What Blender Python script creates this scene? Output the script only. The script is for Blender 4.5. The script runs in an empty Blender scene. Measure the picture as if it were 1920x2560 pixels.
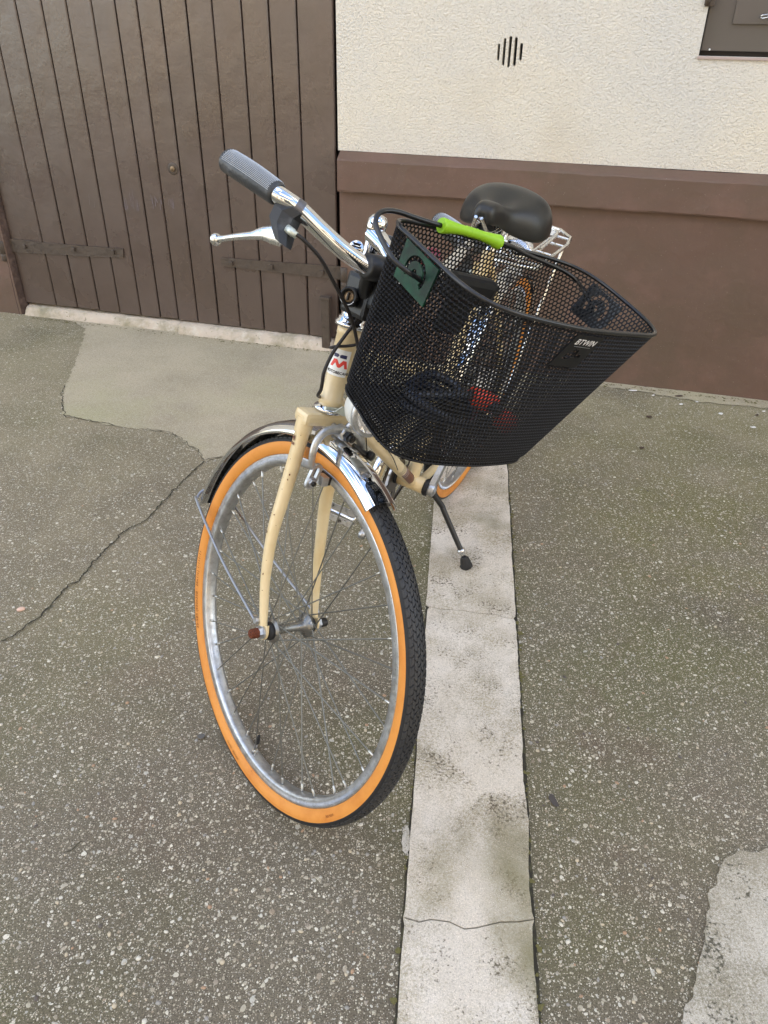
import bpy, bmesh, math, random
import numpy as np
from mathutils import Vector, Matrix, noise
from mathutils.geometry import tessellate_polygon
random.seed(7); np.random.seed(7)
R = math.radians
sc = bpy.context.scene
COL = sc.collection

# ------------------------------------------------------------------ camera
HC = 1.1834
cam = bpy.data.cameras.new('camera'); co = bpy.data.objects.new('camera', cam); COL.objects.link(co)
pit, rol = R(32.7), R(-1.02)
fwd = Vector((0, math.cos(pit), -math.sin(pit))); dn0 = Vector((0, -math.sin(pit), -math.cos(pit))); rt0 = Vector((1, 0, 0))
rt = rt0*math.cos(rol) + dn0*math.sin(rol); dn = dn0*math.cos(rol) - rt0*math.sin(rol)
co.matrix_world = Matrix(((rt.x, -dn.x, -fwd.x, 0), (rt.y, -dn.y, -fwd.y, 0), (rt.z, -dn.z, -fwd.z, HC), (0, 0, 0, 1)))
cam.sensor_fit = 'VERTICAL'; cam.sensor_height = 24.0; cam.lens = 1905/2560*24.0
cam.clip_start = 0.02; cam.clip_end = 400
sc.camera = co
def ray(u, v):
    return rt*((u-960)/1905) + dn*((v-1280)/1905) + fwd
def gpt(u, v, z=0.0):          # point of the ground that the photograph shows at (u, v); used for surveying only
    d = ray(u, v); t = (z-HC)/d.z
    return Vector((0, 0, HC)) + d*t

# ------------------------------------------------------------------ world, sun, exposure
w = bpy.data.worlds.new('World'); sc.world = w; w.use_nodes = True
nt = w.node_tree; N = nt.nodes; Lk = nt.links
for n_ in list(N): N.remove(n_)
out = N.new('ShaderNodeOutputWorld'); bg = N.new('ShaderNodeBackground'); bg.inputs['Strength'].default_value = 0.13
sky = N.new('ShaderNodeTexSky'); sky.sky_type = 'NISHITA'; sky.sun_disc = False
SUN_EL, SUN_AZ = R(48), R(24)     # azimuth clockwise from +Y : high behind the house, whose shade the yard is in
sky.sun_elevation = SUN_EL; sky.sun_rotation = SUN_AZ; sky.air_density = 1.0; sky.dust_density = 0.6; sky.ozone_density = 1.5
tc = N.new('ShaderNodeTexCoord'); mp = N.new('ShaderNodeMapping'); mp.inputs['Scale'].default_value = (1.0, 1.0, 2.2)
nz = N.new('ShaderNodeTexNoise'); nz.inputs['Scale'].default_value = 2.1; nz.inputs['Detail'].default_value = 7; nz.inputs['Roughness'].default_value = .55
rp = N.new('ShaderNodeValToRGB'); rp.color_ramp.elements[0].position = .49; rp.color_ramp.elements[1].position = .60
mx = N.new('ShaderNodeMix'); mx.data_type = 'RGBA'; mx.inputs['B'].default_value = (8.2, 7.9, 7.4, 1)
Lk.new(tc.outputs['Generated'], mp.inputs['Vector']); Lk.new(mp.outputs[0], nz.inputs['Vector']); Lk.new(nz.outputs['Fac'], rp.inputs[0])
Lk.new(rp.outputs[0], mx.inputs['Factor']); Lk.new(sky.outputs[0], mx.inputs['A']); Lk.new(mx.outputs['Result'], bg.inputs['Color']); Lk.new(bg.outputs[0], out.inputs[0])
sl = bpy.data.lights.new('sun', 'SUN'); so = bpy.data.objects.new('sun', sl); COL.objects.link(so)
sl.energy = 3.5; sl.angle = R(.5); sl.color = (1, .95, .87)
sd = Vector((math.sin(SUN_AZ)*math.cos(SUN_EL), math.cos(SUN_AZ)*math.cos(SUN_EL), math.sin(SUN_EL)))
so.rotation_euler = sd.to_track_quat('Z', 'Y').to_euler()
vs = sc.view_settings; vs.view_transform = 'Standard'; vs.look = 'None'; vs.gamma = 1; vs.exposure = 2.1; vs.use_curve_mapping = False

# ------------------------------------------------------------------ materials
def S(c):                       # sRGB 0-255 -> linear
    return tuple(((x/255)/12.92 if x/255 <= .04045 else ((x/255+.055)/1.055)**2.4) for x in c)
MATS = {}
def mat(name, col, rough=.5, metal=0.0, spec=.5, coat=0, bump=None, var=None, emit=None, alpha=None, trans=0, roughvar=None):
    """bump=(scale,dist,detail)  var=(scale, colour2, lo, hi, detail) list of layers"""
    m = bpy.data.materials.new(name); m.use_nodes = True; t = m.node_tree; b = t.nodes['Principled BSDF']
    b.inputs['Base Color'].default_value = (*col, 1); b.inputs['Roughness'].default_value = rough; b.inputs['Metallic'].default_value = metal
    b.inputs['Specular IOR Level'].default_value = spec; b.inputs['Coat Weight'].default_value = coat; b.inputs['Coat Roughness'].default_value = .08
    b.inputs['Transmission Weight'].default_value = trans
    tcn = t.nodes.new('ShaderNodeTexCoord'); src = None
    for (s_, c2, lo, hi, dt) in (var or []):
        n1 = t.nodes.new('ShaderNodeTexNoise'); n1.inputs['Scale'].default_value = s_; n1.inputs['Detail'].default_value = dt; n1.inputs['Roughness'].default_value = .62
        r1 = t.nodes.new('ShaderNodeMapRange'); r1.inputs['From Min'].default_value = lo; r1.inputs['From Max'].default_value = hi
        mm = t.nodes.new('ShaderNodeMix'); mm.data_type = 'RGBA'
        t.links.new(tcn.outputs['Object'], n1.inputs['Vector']); t.links.new(n1.outputs['Fac'], r1.inputs['Value']); t.links.new(r1.outputs[0], mm.inputs['Factor'])
        if src: t.links.new(src, mm.inputs['A'])
        else: mm.inputs['A'].default_value = (*col, 1)
        mm.inputs['B'].default_value = (*c2, 1); src = mm.outputs['Result']
    if src: t.links.new(src, b.inputs['Base Color'])
    if bump:
        prev = None
        for (s_, d_, dt) in (bump if isinstance(bump, list) else [bump]):
            n2 = t.nodes.new('ShaderNodeTexNoise'); n2.inputs['Scale'].default_value = s_; n2.inputs['Detail'].default_value = dt
            bm = t.nodes.new('ShaderNodeBump'); bm.inputs['Distance'].default_value = d_; bm.inputs['Strength'].default_value = 1
            t.links.new(tcn.outputs['Object'], n2.inputs['Vector']); t.links.new(n2.outputs['Fac'], bm.inputs['Height'])
            if prev: t.links.new(prev, bm.inputs['Normal'])
            prev = bm.outputs[0]
        t.links.new(prev, b.inputs['Normal'])
    if roughvar:
        n3 = t.nodes.new('ShaderNodeTexNoise'); n3.inputs['Scale'].default_value = roughvar[0]; n3.inputs['Detail'].default_value = 5
        r3 = t.nodes.new('ShaderNodeMapRange'); r3.inputs['From Min'].default_value = .35; r3.inputs['From Max'].default_value = .7
        r3.inputs['To Min'].default_value = roughvar[1]; r3.inputs['To Max'].default_value = roughvar[2]
        t.links.new(tcn.outputs['Object'], n3.inputs['Vector']); t.links.new(n3.outputs['Fac'], r3.inputs['Value']); t.links.new(r3.outputs[0], b.inputs['Roughness'])
    MATS[name] = m
    return m

M_chrome = mat('chrome', (.66, .67, .69), .05, 1, roughvar=(40, .03, .10), bump=(9, .0004, 2))
M_chrome_worn = mat('worn_chrome', (.62, .62, .61), .2, 1, roughvar=(120, .12, .45), var=[(160, (.28, .24, .20), .58, .75, 4)])
M_alu = mat('dull_aluminium', (.50, .51, .52), .35, .9, roughvar=(90, .28, .55), var=[(70, (.33, .33, .33), .45, .75, 5), (300, (.25, .23, .21), .62, .75, 2)])
M_alu_bright = mat('polished_aluminium', (.66, .67, .68), .22, 1, roughvar=(60, .15, .32))
M_cream = mat('cream_paint', S((218, 198, 156)), .3, 0, .5, .3, var=[(14, S((204, 180, 132)), .4, .75, 4), (260, S((120, 84, 50)), .74, .78, 2)], bump=(30, .0002, 2))
M_rust = mat('rust', S((112, 58, 34)), .8, .2, .4, var=[(500, S((60, 30, 20)), .4, .7, 4)], bump=(800, .0005, 3))
M_black_rubber = mat('black_rubber', S((30, 30, 31)), .62, 0, .4, var=[(30, S((44, 43, 42)), .45, .8, 5)], bump=(500, .0003, 2))
M_tread = mat('tread_rubber', S((42, 42, 43)), .55, 0, .45, var=[(25, S((54, 53, 51)), .45, .8, 5)])
M_gum = mat('gum_sidewall', S((212, 142, 66)), .55, 0, .3, var=[(18, S((192, 116, 46)), .45, .8, 6), (220, S((150, 84, 34)), .68, .8, 3)], bump=(700, .0001, 2))
M_gumtext = mat('gum_lettering', S((120, 64, 30)), .6, 0, .3)
M_black_plastic = mat('black_plastic', (.009, .009, .0095), .38, 0, .4, bump=(300, .0001, 2))
M_black_paint = mat('black_wire_paint', (.008, .0085, .010), .3, 0, .4, coat=.2)
M_moss = mat('moss_and_dirt', S((104, 98, 58)), .95, bump=(300, .002, 3))
M_mesh = mat('black_mesh_paint', (.006, .006, .007), .5, 0, .3)
M_blue_black = mat('dark_cable_sleeve', (.010, .014, .026), .3, 0, .5)
M_cable = mat('cable_housing', S((38, 34, 32)), .5, 0, .4)
M_green = mat('green_plastic_plate', S((6, 66, 46)), .5, 0, .35, coat=0, var=[(28, S((5, 34, 26)), .4, .6, 5), (60, S((14, 80, 58)), .6, .75, 3)], bump=(30, .0012, 3))
M_plate_grey = mat('dark_grey_plate', S((38, 41, 44)), .35, .3, .5, var=[(60, S((66, 70, 74)), .5, .7, 4)])
M_lime = mat('lime_rubber', S((142, 192, 34)), .45, 0, .4, var=[(40, S((130, 178, 34)), .5, .7, 4), (200, S((110, 130, 60)), .72, .76, 2)])
M_saddle = mat('saddle_vinyl', S((34, 34, 32)), .36, 0, .45, bump=(500, .0002, 2), var=[(300, S((90, 88, 84)), .78, .82, 1)])
M_grip = mat('grey_grip_vinyl', S((46, 48, 51)), .42, 0, .5, var=[(60, S((88, 91, 95)), .55, .75, 5)], bump=(200, .0006, 3))
M_white_plastic = mat('white_lamp_shell', S((205, 206, 200)), .35)
M_bracket = mat('pale_bracket_metal', S((190, 196, 186)), .35, .5, var=[(90, S((150, 150, 140)), .5, .75, 4)])
M_silver_wire = mat('silver_wire', (.78, .78, .76), .22, 1, roughvar=(60, .15, .35))
M_spoke = mat('spoke_steel', (.20, .20, .18), .5, .9)
M_nipple = mat('spoke_nipple', (.55, .54, .50), .35, 1)
M_white_label = mat('white_sticker', S((226, 226, 222)), .35)
M_navy = mat('navy_print', S((30, 34, 76)), .4)
M_red = mat('red_print', S((214, 62, 52)), .4)
M_blackprint = mat('black_print', S((30, 26, 26)), .5)
M_whiteprint = mat('white_print', S((225, 225, 225)), .4)
M_brown_sticker = mat('brown_sticker', S((106, 58, 40)), .4, var=[(40, S((78, 40, 30)), .45, .7, 4)])
M_orange = mat('orange_lock_plastic', S((226, 66, 40)), .4)
M_brass = mat('old_brass', S((150, 128, 100)), .5, .6, var=[(200, S((90, 76, 60)), .4, .7, 4)])
M_glass = mat('lamp_glass', (.8, .8, .82), .08, .6)
# walls and ground
M_stucco = mat('cream_stucco', S((226, 219, 204)), .9, 0, .2, bump=[(150, .0065, 3), (420, .002, 2)],
               var=[(1.3, S((232, 222, 200)), .4, .7, 3), (.8, S((216, 212, 203)), .45, .65, 4), (170, S((188, 181, 166)), .56, .75, 3), (1.1, S((208, 197, 176)), .55, .75, 4)])
M_plinth = mat('brown_plinth_paint', S((103, 81, 69)), .55, 0, .45, bump=[(5, .012, 3), (60, .0012, 4)],
               var=[(2.2, S((97, 80, 66)), .4, .65, 4), (7, S((112, 87, 75)), .5, .75, 4), (350, S((170, 160, 150)), .76, .8, 1)])
M_door = mat('brown_door_paint', S((84, 70, 61)), .30, 0, .85, bump=[(6, .004, 3), (90, .0005, 3)], roughvar=(5, .24, .36),
             var=[(1.6, S((91, 77, 71)), .4, .7, 4), (12, S((78, 65, 56)), .5, .75, 5), (420, S((150, 140, 130)), .78, .81, 1)])
M_iron = mat('painted_iron', S((78, 67, 57)), .5, 0, .5, bump=[(60, .003, 4)], var=[(30, S((64, 54, 46)), .5, .7, 4)])
M_gap = mat('dark_gap', S((40, 32, 28)), .9)
M_shutter = mat('grey_brown_shutter', S((96, 88, 82)), .4, 0, .5, var=[(2.5, S((92, 86, 78)), .4, .7, 3)])
M_slot = mat('vent_inside', S((74, 72, 74)), .9)
M_sill = mat('worn_sill_stone', S((196, 182, 164)), .85, 0, .3, bump=[(25, .01, 4), (180, .003, 4)],
             var=[(9, S((150, 142, 118)), .45, .65, 5), (30, S((205, 196, 180)), .55, .7, 5), (60, S((110, 108, 80)), .62, .72, 4)])

def conc(name, base, dark, light, spots):
    m = bpy.data.materials.new(name); m.use_nodes = True; t = m.node_tree; nd = t.nodes; lk = t.links; b = nd['Principled BSDF']
    b.inputs['Roughness'].default_value = .85; b.inputs['Specular IOR Level'].default_value = .3
    g = nd.new('ShaderNodeTexCoord')
    def noi(s, d, r=.6):
        n = nd.new('ShaderNodeTexNoise'); n.inputs['Scale'].default_value = s; n.inputs['Detail'].default_value = d; n.inputs['Roughness'].default_value = r
        lk.new(g.outputs['Object'], n.inputs['Vector']); return n.outputs['Fac']
    def mr(v, a, c, o0=0, o1=1):
        n = nd.new('ShaderNodeMapRange'); n.inputs[1].default_value = a; n.inputs[2].default_value = c; n.inputs[3].default_value = o0; n.inputs[4].default_value = o1
        lk.new(v, n.inputs[0]); return n.outputs[0]
    def mix(f, a, c):
        n = nd.new('ShaderNodeMix'); n.data_type = 'RGBA'; lk.new(f, n.inputs['Factor'])
        for k, s in (('A', a), ('B', c)):
            if isinstance(s, tuple): n.inputs[k].default_value = (*s, 1)
            else: lk.new(s, n.inputs[k])
        return n.outputs['Result']
    def mul(a, c):
        n = nd.new('ShaderNodeMath'); n.operation = 'MULTIPLY'; lk.new(a, n.inputs[0])
        if isinstance(c, float): n.inputs[1].default_value = c
        else: lk.new(c, n.inputs[1])
        return n.outputs[0]
    c = mix(mr(noi(4.5, 6), .4, .62), base, light)
    c = mix(mr(noi(2.6, 5), .5, .68), c, dark)
    c = mix(mr(mul(noi(7, 5), noi(240, 4, .75)), .22, .34), c, dark)
    c = mix(mr(mul(noi(5.3, 6, .7), noi(330, 4, .8)), .26, .36), c, S((132, 122, 98)))
    c = mix(mr(noi(420, 4, .8), .50, .66), c, tuple(x*.62 for x in base))
    c = mix(mr(noi(520, 3, .8), .56, .70), c, tuple(min(1, x*1.3) for x in light))
    c = mix(mr(mul(noi(11, 4), noi(170, 2)), .31, .40), c, spots)
    c = mix(mr(noi(1.6, 4), .57, .7), c, S((128, 122, 92)))
    lk.new(c, b.inputs['Base Color'])
    n = nd.new('ShaderNodeBump'); n.inputs['Distance'].default_value = .0022; lk.new(noi(220, 5, .7), n.inputs['Height']); lk.new(n.outputs[0], b.inputs['Normal'])
    MATS[name] = m; return m
M_strip = conc('pale_concrete', S((212, 201, 184)), S((168, 156, 130)), S((226, 217, 204)), S((104, 94, 78)))
M_patch = conc('pale_patch_concrete', S((190, 182, 166)), S((134, 126, 104)), S((212, 205, 192)), S((88, 84, 70)))
M_crack = mat('crack_dirt', S((52, 48, 38)), .95, var=[(60, S((84, 82, 56)), .5, .7, 4)])

WY_S, WY_C = math.sin(R(-14.94)), math.cos(R(-14.94))
def aggregate(name, fine=False):
    m = bpy.data.materials.new(name); m.use_nodes = True; t = m.node_tree; nd = t.nodes; lk = t.links; b = nd['Principled BSDF']
    b.inputs['Roughness'].default_value = .78; b.inputs['Specular IOR Level'].default_value = .35
    g = nd.new('ShaderNodeTexCoord')
    def noi(s, d, r=.6):
        n = nd.new('ShaderNodeTexNoise'); n.inputs['Scale'].default_value = s; n.inputs['Detail'].default_value = d; n.inputs['Roughness'].default_value = r
        lk.new(g.outputs['Object'], n.inputs['Vector']); return n.outputs['Fac']
    def mr(v, a, c, o0=0., o1=1.):
        n = nd.new('ShaderNodeMapRange'); n.inputs[1].default_value = a; n.inputs[2].default_value = c; n.inputs[3].default_value = o0; n.inputs[4].default_value = o1
        lk.new(v, n.inputs[0]); return n.outputs[0]
    def mix(f, a, c):
        n = nd.new('ShaderNodeMix'); n.data_type = 'RGBA'; lk.new(f, n.inputs['Factor'])
        for k, s in (('A', a), ('B', c)):
            if isinstance(s, tuple): n.inputs[k].default_value = (*s, 1)
            else: lk.new(s, n.inputs[k])
        return n.outputs['Result']
    def ma(op, a, c):
        n = nd.new('ShaderNodeMath'); n.operation = op
        for i, s in enumerate((a, c)):
            if isinstance(s, (int, float)): n.inputs[i].default_value = s
            else: lk.new(s, n.inputs[i])
        return n.outputs[0]
    c = mix(mr(noi(1.7, 5), .42, .62), S((114, 105, 88)), S((99, 90, 74)))
    c = mix(mr(noi(.9, 3), .46, .62), c, S((108, 105, 70)))
    c = mix(mr(noi(3.1, 4), .55, .72), c, S((110, 96, 80)))
    gm = nd.new('ShaderNodeSeparateXYZ'); lk.new(g.outputs['Object'], gm.inputs[0])
    perp = ma('ADD', ma('MULTIPLY', gm.outputs[0], -WY_S), ma('MULTIPLY', gm.outputs[1], WY_C))
    foot_ = ma('MULTIPLY', mr(perp, 1.6, 2.75), mr(noi(3.0, 5), .32, .56))
    c = mix(ma('MULTIPLY', foot_, .75), c, S((160, 150, 116)))
    dx = ma('SUBTRACT', gm.outputs[0], 1.0); dy = ma('SUBTRACT', gm.outputs[1], 1.9)
    rr_ = ma('SQRT', ma('ADD', ma('MULTIPLY', dx, dx), ma('MULTIPLY', ma('MULTIPLY', dy, dy), .6)), 0)
    c = mix(ma('MULTIPLY', ma('MULTIPLY', mr(rr_, .75, .25), mr(noi(4, 5), .35, .6)), .7), c, S((112, 108, 62)))
    ex = ma('SUBTRACT', gm.outputs[0], -1.25); ey = ma('SUBTRACT', gm.outputs[1], 2.35)
    r2_ = ma('SQRT', ma('ADD', ma('MULTIPLY', ex, ex), ma('MULTIPLY', ey, ey)), 0)
    c = mix(ma('MULTIPLY', ma('MULTIPLY', mr(r2_, 1.7, .5), mr(noi(2.4, 6), .28, .58)), .8), c, S((156, 144, 116)))
    c = mix(mr(noi(420, 3), .5, .66), c, S((66, 60, 48)))
    h = ma('MULTIPLY', noi(350, 4), .35)
    layers = [(1, 85, .34, .13), (2, 135, .36, .24), (3, 240, .37, .30), (4, 430, .37, .30)] if not fine else [(3, 260, .30, .3), (4, 420, .34, .35)]
    for (sd_, scl, rad, dens) in layers:
        mpn = nd.new('ShaderNodeMapping'); mpn.inputs['Location'].default_value = (sd_*3.7, sd_*1.3, 0); mpn.inputs['Scale'].default_value = (1, 1, .001)
        lk.new(g.outputs['Object'], mpn.inputs[0])
        ds = nd.new('ShaderNodeTexNoise'); ds.inputs['Scale'].default_value = scl*.9; ds.inputs['Detail'].default_value = 1; lk.new(mpn.outputs[0], ds.inputs['Vector'])
        vm = nd.new('ShaderNodeVectorMath'); vm.operation = 'MULTIPLY_ADD'; lk.new(ds.outputs['Color'], vm.inputs[0]); k = .9/scl; vm.inputs[1].default_value = (k, k, 0); lk.new(mpn.outputs[0], vm.inputs[2])
        v = nd.new('ShaderNodeTexVoronoi'); v.voronoi_dimensions = '2D'; v.inputs['Scale'].default_value = scl; v.inputs['Randomness'].default_value = 1
        lk.new(vm.outputs[0], v.inputs['Vector'])
        sp = nd.new('ShaderNodeSeparateColor'); lk.new(v.outputs['Color'], sp.inputs[0])
        pres = ma('GREATER_THAN', sp.outputs[0], 1-dens)
        sz = ma('MULTIPLY_ADD', sp.outputs[1], rad*.6); nd[-1].inputs[2].default_value = rad*.4
        inside = ma('MULTIPLY', ma('LESS_THAN', v.outputs['Distance'], sz), pres)
        cr = nd.new('ShaderNodeValToRGB'); e = cr.color_ramp
        e.elements[0].position = 0; e.elements[0].color = (*S((150, 140, 120)), 1)
        e.elements[1].position = 1; e.elements[1].color = (*S((224, 217, 198)), 1)
        for p_, c_ in ((.25, (192, 184, 162)), (.4, (132, 120, 102)), (.55, (206, 198, 178)), (.66, (150, 134, 112)), (.8, (164, 160, 148))):
            x = e.elements.new(p_); x.color = (*S(c_), 1)
        lk.new(sp.outputs[2], cr.inputs[0])
        c = mix(inside, c, cr.outputs[0])
        dome = ma('MULTIPLY', ma('SUBTRACT', sz, v.outputs['Distance']), inside)
        h = ma('ADD', h, ma('MULTIPLY', dome, 60./scl))
    if fine:
        c = mix(mr(noi(2.2, 5), .35, .6, .25, .55), c, S((204, 190, 164)))
        c = mix(mr(noi(1.5, 4), .5, .68, 0., .6), c, S((166, 162, 122)))
    if fine:
        c = mix(mr(noi(330, 2), .54, .64, 0., .75), c, S((196, 188, 168)))
        c = mix(mr(noi(260, 3), .55, .68, 0., .7), c, S((132, 122, 100)))
    lk.new(c, b.inputs['Base Color'])
    n = nd.new('ShaderNodeBump'); n.inputs['Distance'].default_value = .004 if not fine else .0022; lk.new(h, n.inputs['Height']); lk.new(n.outputs[0], b.inputs['Normal'])
    MATS[name] = m; return m
M_agg = aggregate('exposed_aggregate')
M_fine = aggregate('fine_mortar', True)
M_pebble = [mat('pebble_%s' % n_, S(c_), .55, 0, .4, bump=(300, .0004, 3)) for n_, c_ in (('pale', (206, 200, 184)), ('cream', (190, 176, 150)), ('grey', (150, 146, 138)), ('tan', (168, 138, 110)), ('dark', (92, 84, 76)))]

# ------------------------------------------------------------------ mesh builder
def V(*a): return Vector(a)
def catmull(P, n=8, closed=False):
    P = [Vector(p) for p in P]; out_ = []
    m_ = len(P); rng = range(m_ if closed else m_-1)
    for i in rng:
        p0 = P[(i-1) % m_] if (closed or i > 0) else P[0]*2-P[1]
        p1 = P[i]; p2 = P[(i+1) % m_]; p3 = P[(i+2) % m_] if (closed or i+2 < m_) else P[-1]*2-P[-2]
        for k in range(n):
            t = k/n
            out_.append(.5*((2*p1)+(p2-p0)*t+(2*p0-5*p1+4*p2-p3)*t*t+(3*p1-p0-3*p2+p3)*t**3))
    if not closed: out_.append(P[-1].copy())
    return out_
class MB:
    def __init__(s): s.v = []; s.f = []; s.m = []; s.sm = []
    def add(s, vs_, fs, mi=0, smooth=True):
        o_ = len(s.v); s.v += [Vector(x) for x in vs_]; s.f += [tuple(i+o_ for i in f_) for f_ in fs]; s.m += [mi]*len(fs); s.sm += [smooth]*len(fs)
    def tube(s, P, r, seg=12, mi=0, smooth=True, closed=False, caps=True, n=0, oval=None):
        if n:
            rr = r if isinstance(r, (list, tuple)) else None
            Q = catmull(P, n, closed)
            if rr: r = [rr[min(i//n, len(rr)-1)]*(1-(i % n)/n)+rr[min(i//n+1, len(rr)-1)]*((i % n)/n) for i in range(len(Q))]
            P = Q
        P = [Vector(p) for p in P]; m_ = len(P)
        if not isinstance(r, (list, tuple)): r = [r]*m_
        T = []
        for i in range(m_):
            a = P[(i-1) % m_] if (closed or i) else P[0]; b = P[(i+1) % m_] if (closed or i < m_-1) else P[-1]
            d = (b-a); T.append(d.normalized() if d.length > 1e-9 else Vector((0, 0, 1)))
        nn = T[0].orthogonal().normalized()
        if oval: nn = (Vector(oval[0])-T[0]*T[0].dot(Vector(oval[0]))).normalized()
        vs_ = []
        for i in range(m_):
            nn = (nn-T[i]*nn.dot(T[i])).normalized(); bb = T[i].cross(nn)
            for k in range(seg):
                a = 2*math.pi*k/seg; kx = oval[1] if oval else 1
                vs_.append(P[i]+(nn*math.cos(a)*kx+bb*math.sin(a))*r[i])
        fs = []
        for i in range(m_ if closed else m_-1):
            j = (i+1) % m_
            for k in range(seg): l = (k+1) % seg; fs.append((i*seg+k, i*seg+l, j*seg+l, j*seg+k))
        s.add(vs_, fs, mi, smooth)
        if caps and not closed:
            s.add(vs_[:seg], [tuple(reversed(range(seg)))], mi, False); s.add(vs_[-seg:], [tuple(range(seg))], mi, False)
    def lathe(s, c, axis, prof, seg=24, mi=0, smooth=True):   # prof: list of (distance along axis, radius)
        c = Vector(c); a = Vector(axis).normalized(); x = a.orthogonal().normalized(); y = a.cross(x); vs_ = []; fs = []
        for (h, r_) in prof:
            for k in range(seg):
                t = 2*math.pi*k/seg; vs_.append(c+a*h+(x*math.cos(t)+y*math.sin(t))*max(r_, 1e-5))
        for i in range(len(prof)-1):
            for k in range(seg): l = (k+1) % seg; fs.append((i*seg+k, i*seg+l, (i+1)*seg+l, (i+1)*seg+k))
        fs.append(tuple(reversed(range(seg)))); fs.append(tuple(range((len(prof)-1)*seg, len(prof)*seg)))
        s.add(vs_, fs, mi, smooth)
    def hexnut(s, c, axis, h, r_, mi=0):
        s.lathe(c, axis, [(0, r_*.93), (h*.1, r_), (h*.9, r_), (h, r_*.93)], 6, mi, False)
    def box(s, c, X, Y, Z, mi=0, bev=0.0):    # half-extent vectors
        c, X, Y, Z = map(Vector, (c, X, Y, Z))
        if bev <= 0:
            vs_ = [c+X*a+Y*b+Z*d for a in (-1, 1) for b in (-1, 1) for d in (-1, 1)]
            s.add(vs_, [(0, 1, 3, 2), (4, 6, 7, 5), (0, 4, 5, 1), (2, 3, 7, 6), (0, 2, 6, 4), (1, 5, 7, 3)], mi, False); return
        bm = bmesh.new(); bmesh.ops.create_cube(bm, size=2)
        for v_ in bm.verts: v_.co = Vector((v_.co.x*X.length, v_.co.y*Y.length, v_.co.z*Z.length))
        bmesh.ops.bevel(bm, geom=bm.edges[:], offset=bev, segments=2, affect='EDGES', profile=.6)
        M3 = Matrix((X.normalized(), Y.normalized(), Z.normalized())).transposed()
        bm.verts.index_update()
        vs_ = [c+M3 @ v_.co for v_ in bm.verts]; fs = [tuple(v_.index for v_ in f_.verts) for f_ in bm.faces]; bm.free()
        if M3.determinant() < 0: fs = [tuple(reversed(f_)) for f_ in fs]
        s.add(vs_, fs, mi, False)
    def plate(s, outer, holes, th, fn, mi=0, sidemi=None):   # 2-D outline with holes, extruded; fn(x,y,d) -> point
        loops = [outer]+holes
        tri = tessellate_polygon([[Vector((p[0], p[1], 0)) for p in l] for l in loops])
        flat = [p for l in loops for p in l]; n_ = len(flat)
        def area(l): return sum(l[i][0]*l[(i+1) % len(l)][1]-l[(i+1) % len(l)][0]*l[i][1] for i in range(len(l)))
        fs = []
        for t in tri:
            a, b, c = [flat[i] for i in t]
            cr = (b[0]-a[0])*(c[1]-a[1])-(b[1]-a[1])*(c[0]-a[0])
            fs.append(tuple(t) if cr > 0 else tuple(reversed(t)))
        s.add([fn(p[0], p[1], 0) for p in flat], fs, mi, False)
        s.add([fn(p[0], p[1], th) for p in flat], [tuple(reversed(f_)) for f_ in fs], mi, False)
        for l in loops:
            k = len(l); vs_ = [fn(p[0], p[1], 0) for p in l]+[fn(p[0], p[1], th) for p in l]
            s.add(vs_, [(i, (i+1) % k, k+(i+1) % k, k+i) for i in range(k)], mi if sidemi is None else sidemi, False)
    def obj(s, name, parent, mats, auto=True):
        me = bpy.data.meshes.new(name)
        off = parent_loc(parent) if parent else Vector((0, 0, 0))
        me.from_pydata([tuple(x-off) for x in s.v], [], s.f)
        for m_ in (mats if isinstance(mats, (list, tuple)) else [mats]): me.materials.append(m_)
        me.polygons.foreach_set('material_index', s.m); me.polygons.foreach_set('use_smooth', s.sm); me.update()
        o_ = bpy.data.objects.new(name, me); COL.objects.link(o_)
        if parent: o_.parent = parent
        return o_
def parent_loc(p):
    l = Vector((0, 0, 0))
    while p: l += p.location; p = p.parent
    return l
def empty(name, loc, parent=None):
    e = bpy.data.objects.new(name, None); COL.objects.link(e); e.empty_display_size = .05
    e.location = Vector(loc)-(parent_loc(parent) if parent else Vector((0, 0, 0)))
    if parent: e.parent = parent
    return e
def tag(o_, label, cat, group=None):
    o_['label'] = label; o_['category'] = cat
    if group: o_['group'] = group
def text_mesh(txt, size, shear=0, bold=0, ext=0.0):
    cu = bpy.data.curves.new('t', 'FONT'); cu.body = txt; cu.size = size; cu.shear = shear; cu.offset = bold; cu.resolution_u = 3; cu.extrude = ext
    cu.align_x = 'CENTER'; cu.align_y = 'CENTER'
    o_ = bpy.data.objects.new('t', cu); COL.objects.link(o_); bpy.context.view_layer.update()
    me = bpy.data.meshes.new_from_object(o_)
    bm = bmesh.new(); bm.from_mesh(me); bmesh.ops.triangulate(bm, faces=bm.faces[:])
    vs_ = [v_.co.copy() for v_ in bm.verts]; fs = [tuple(v_.index for v_ in f_.verts) for f_ in bm.faces]; bm.free()
    COL.objects.unlink(o_); bpy.data.objects.remove(o_); bpy.data.meshes.remove(me); bpy.data.curves.remove(cu)
    return vs_, fs

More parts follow.
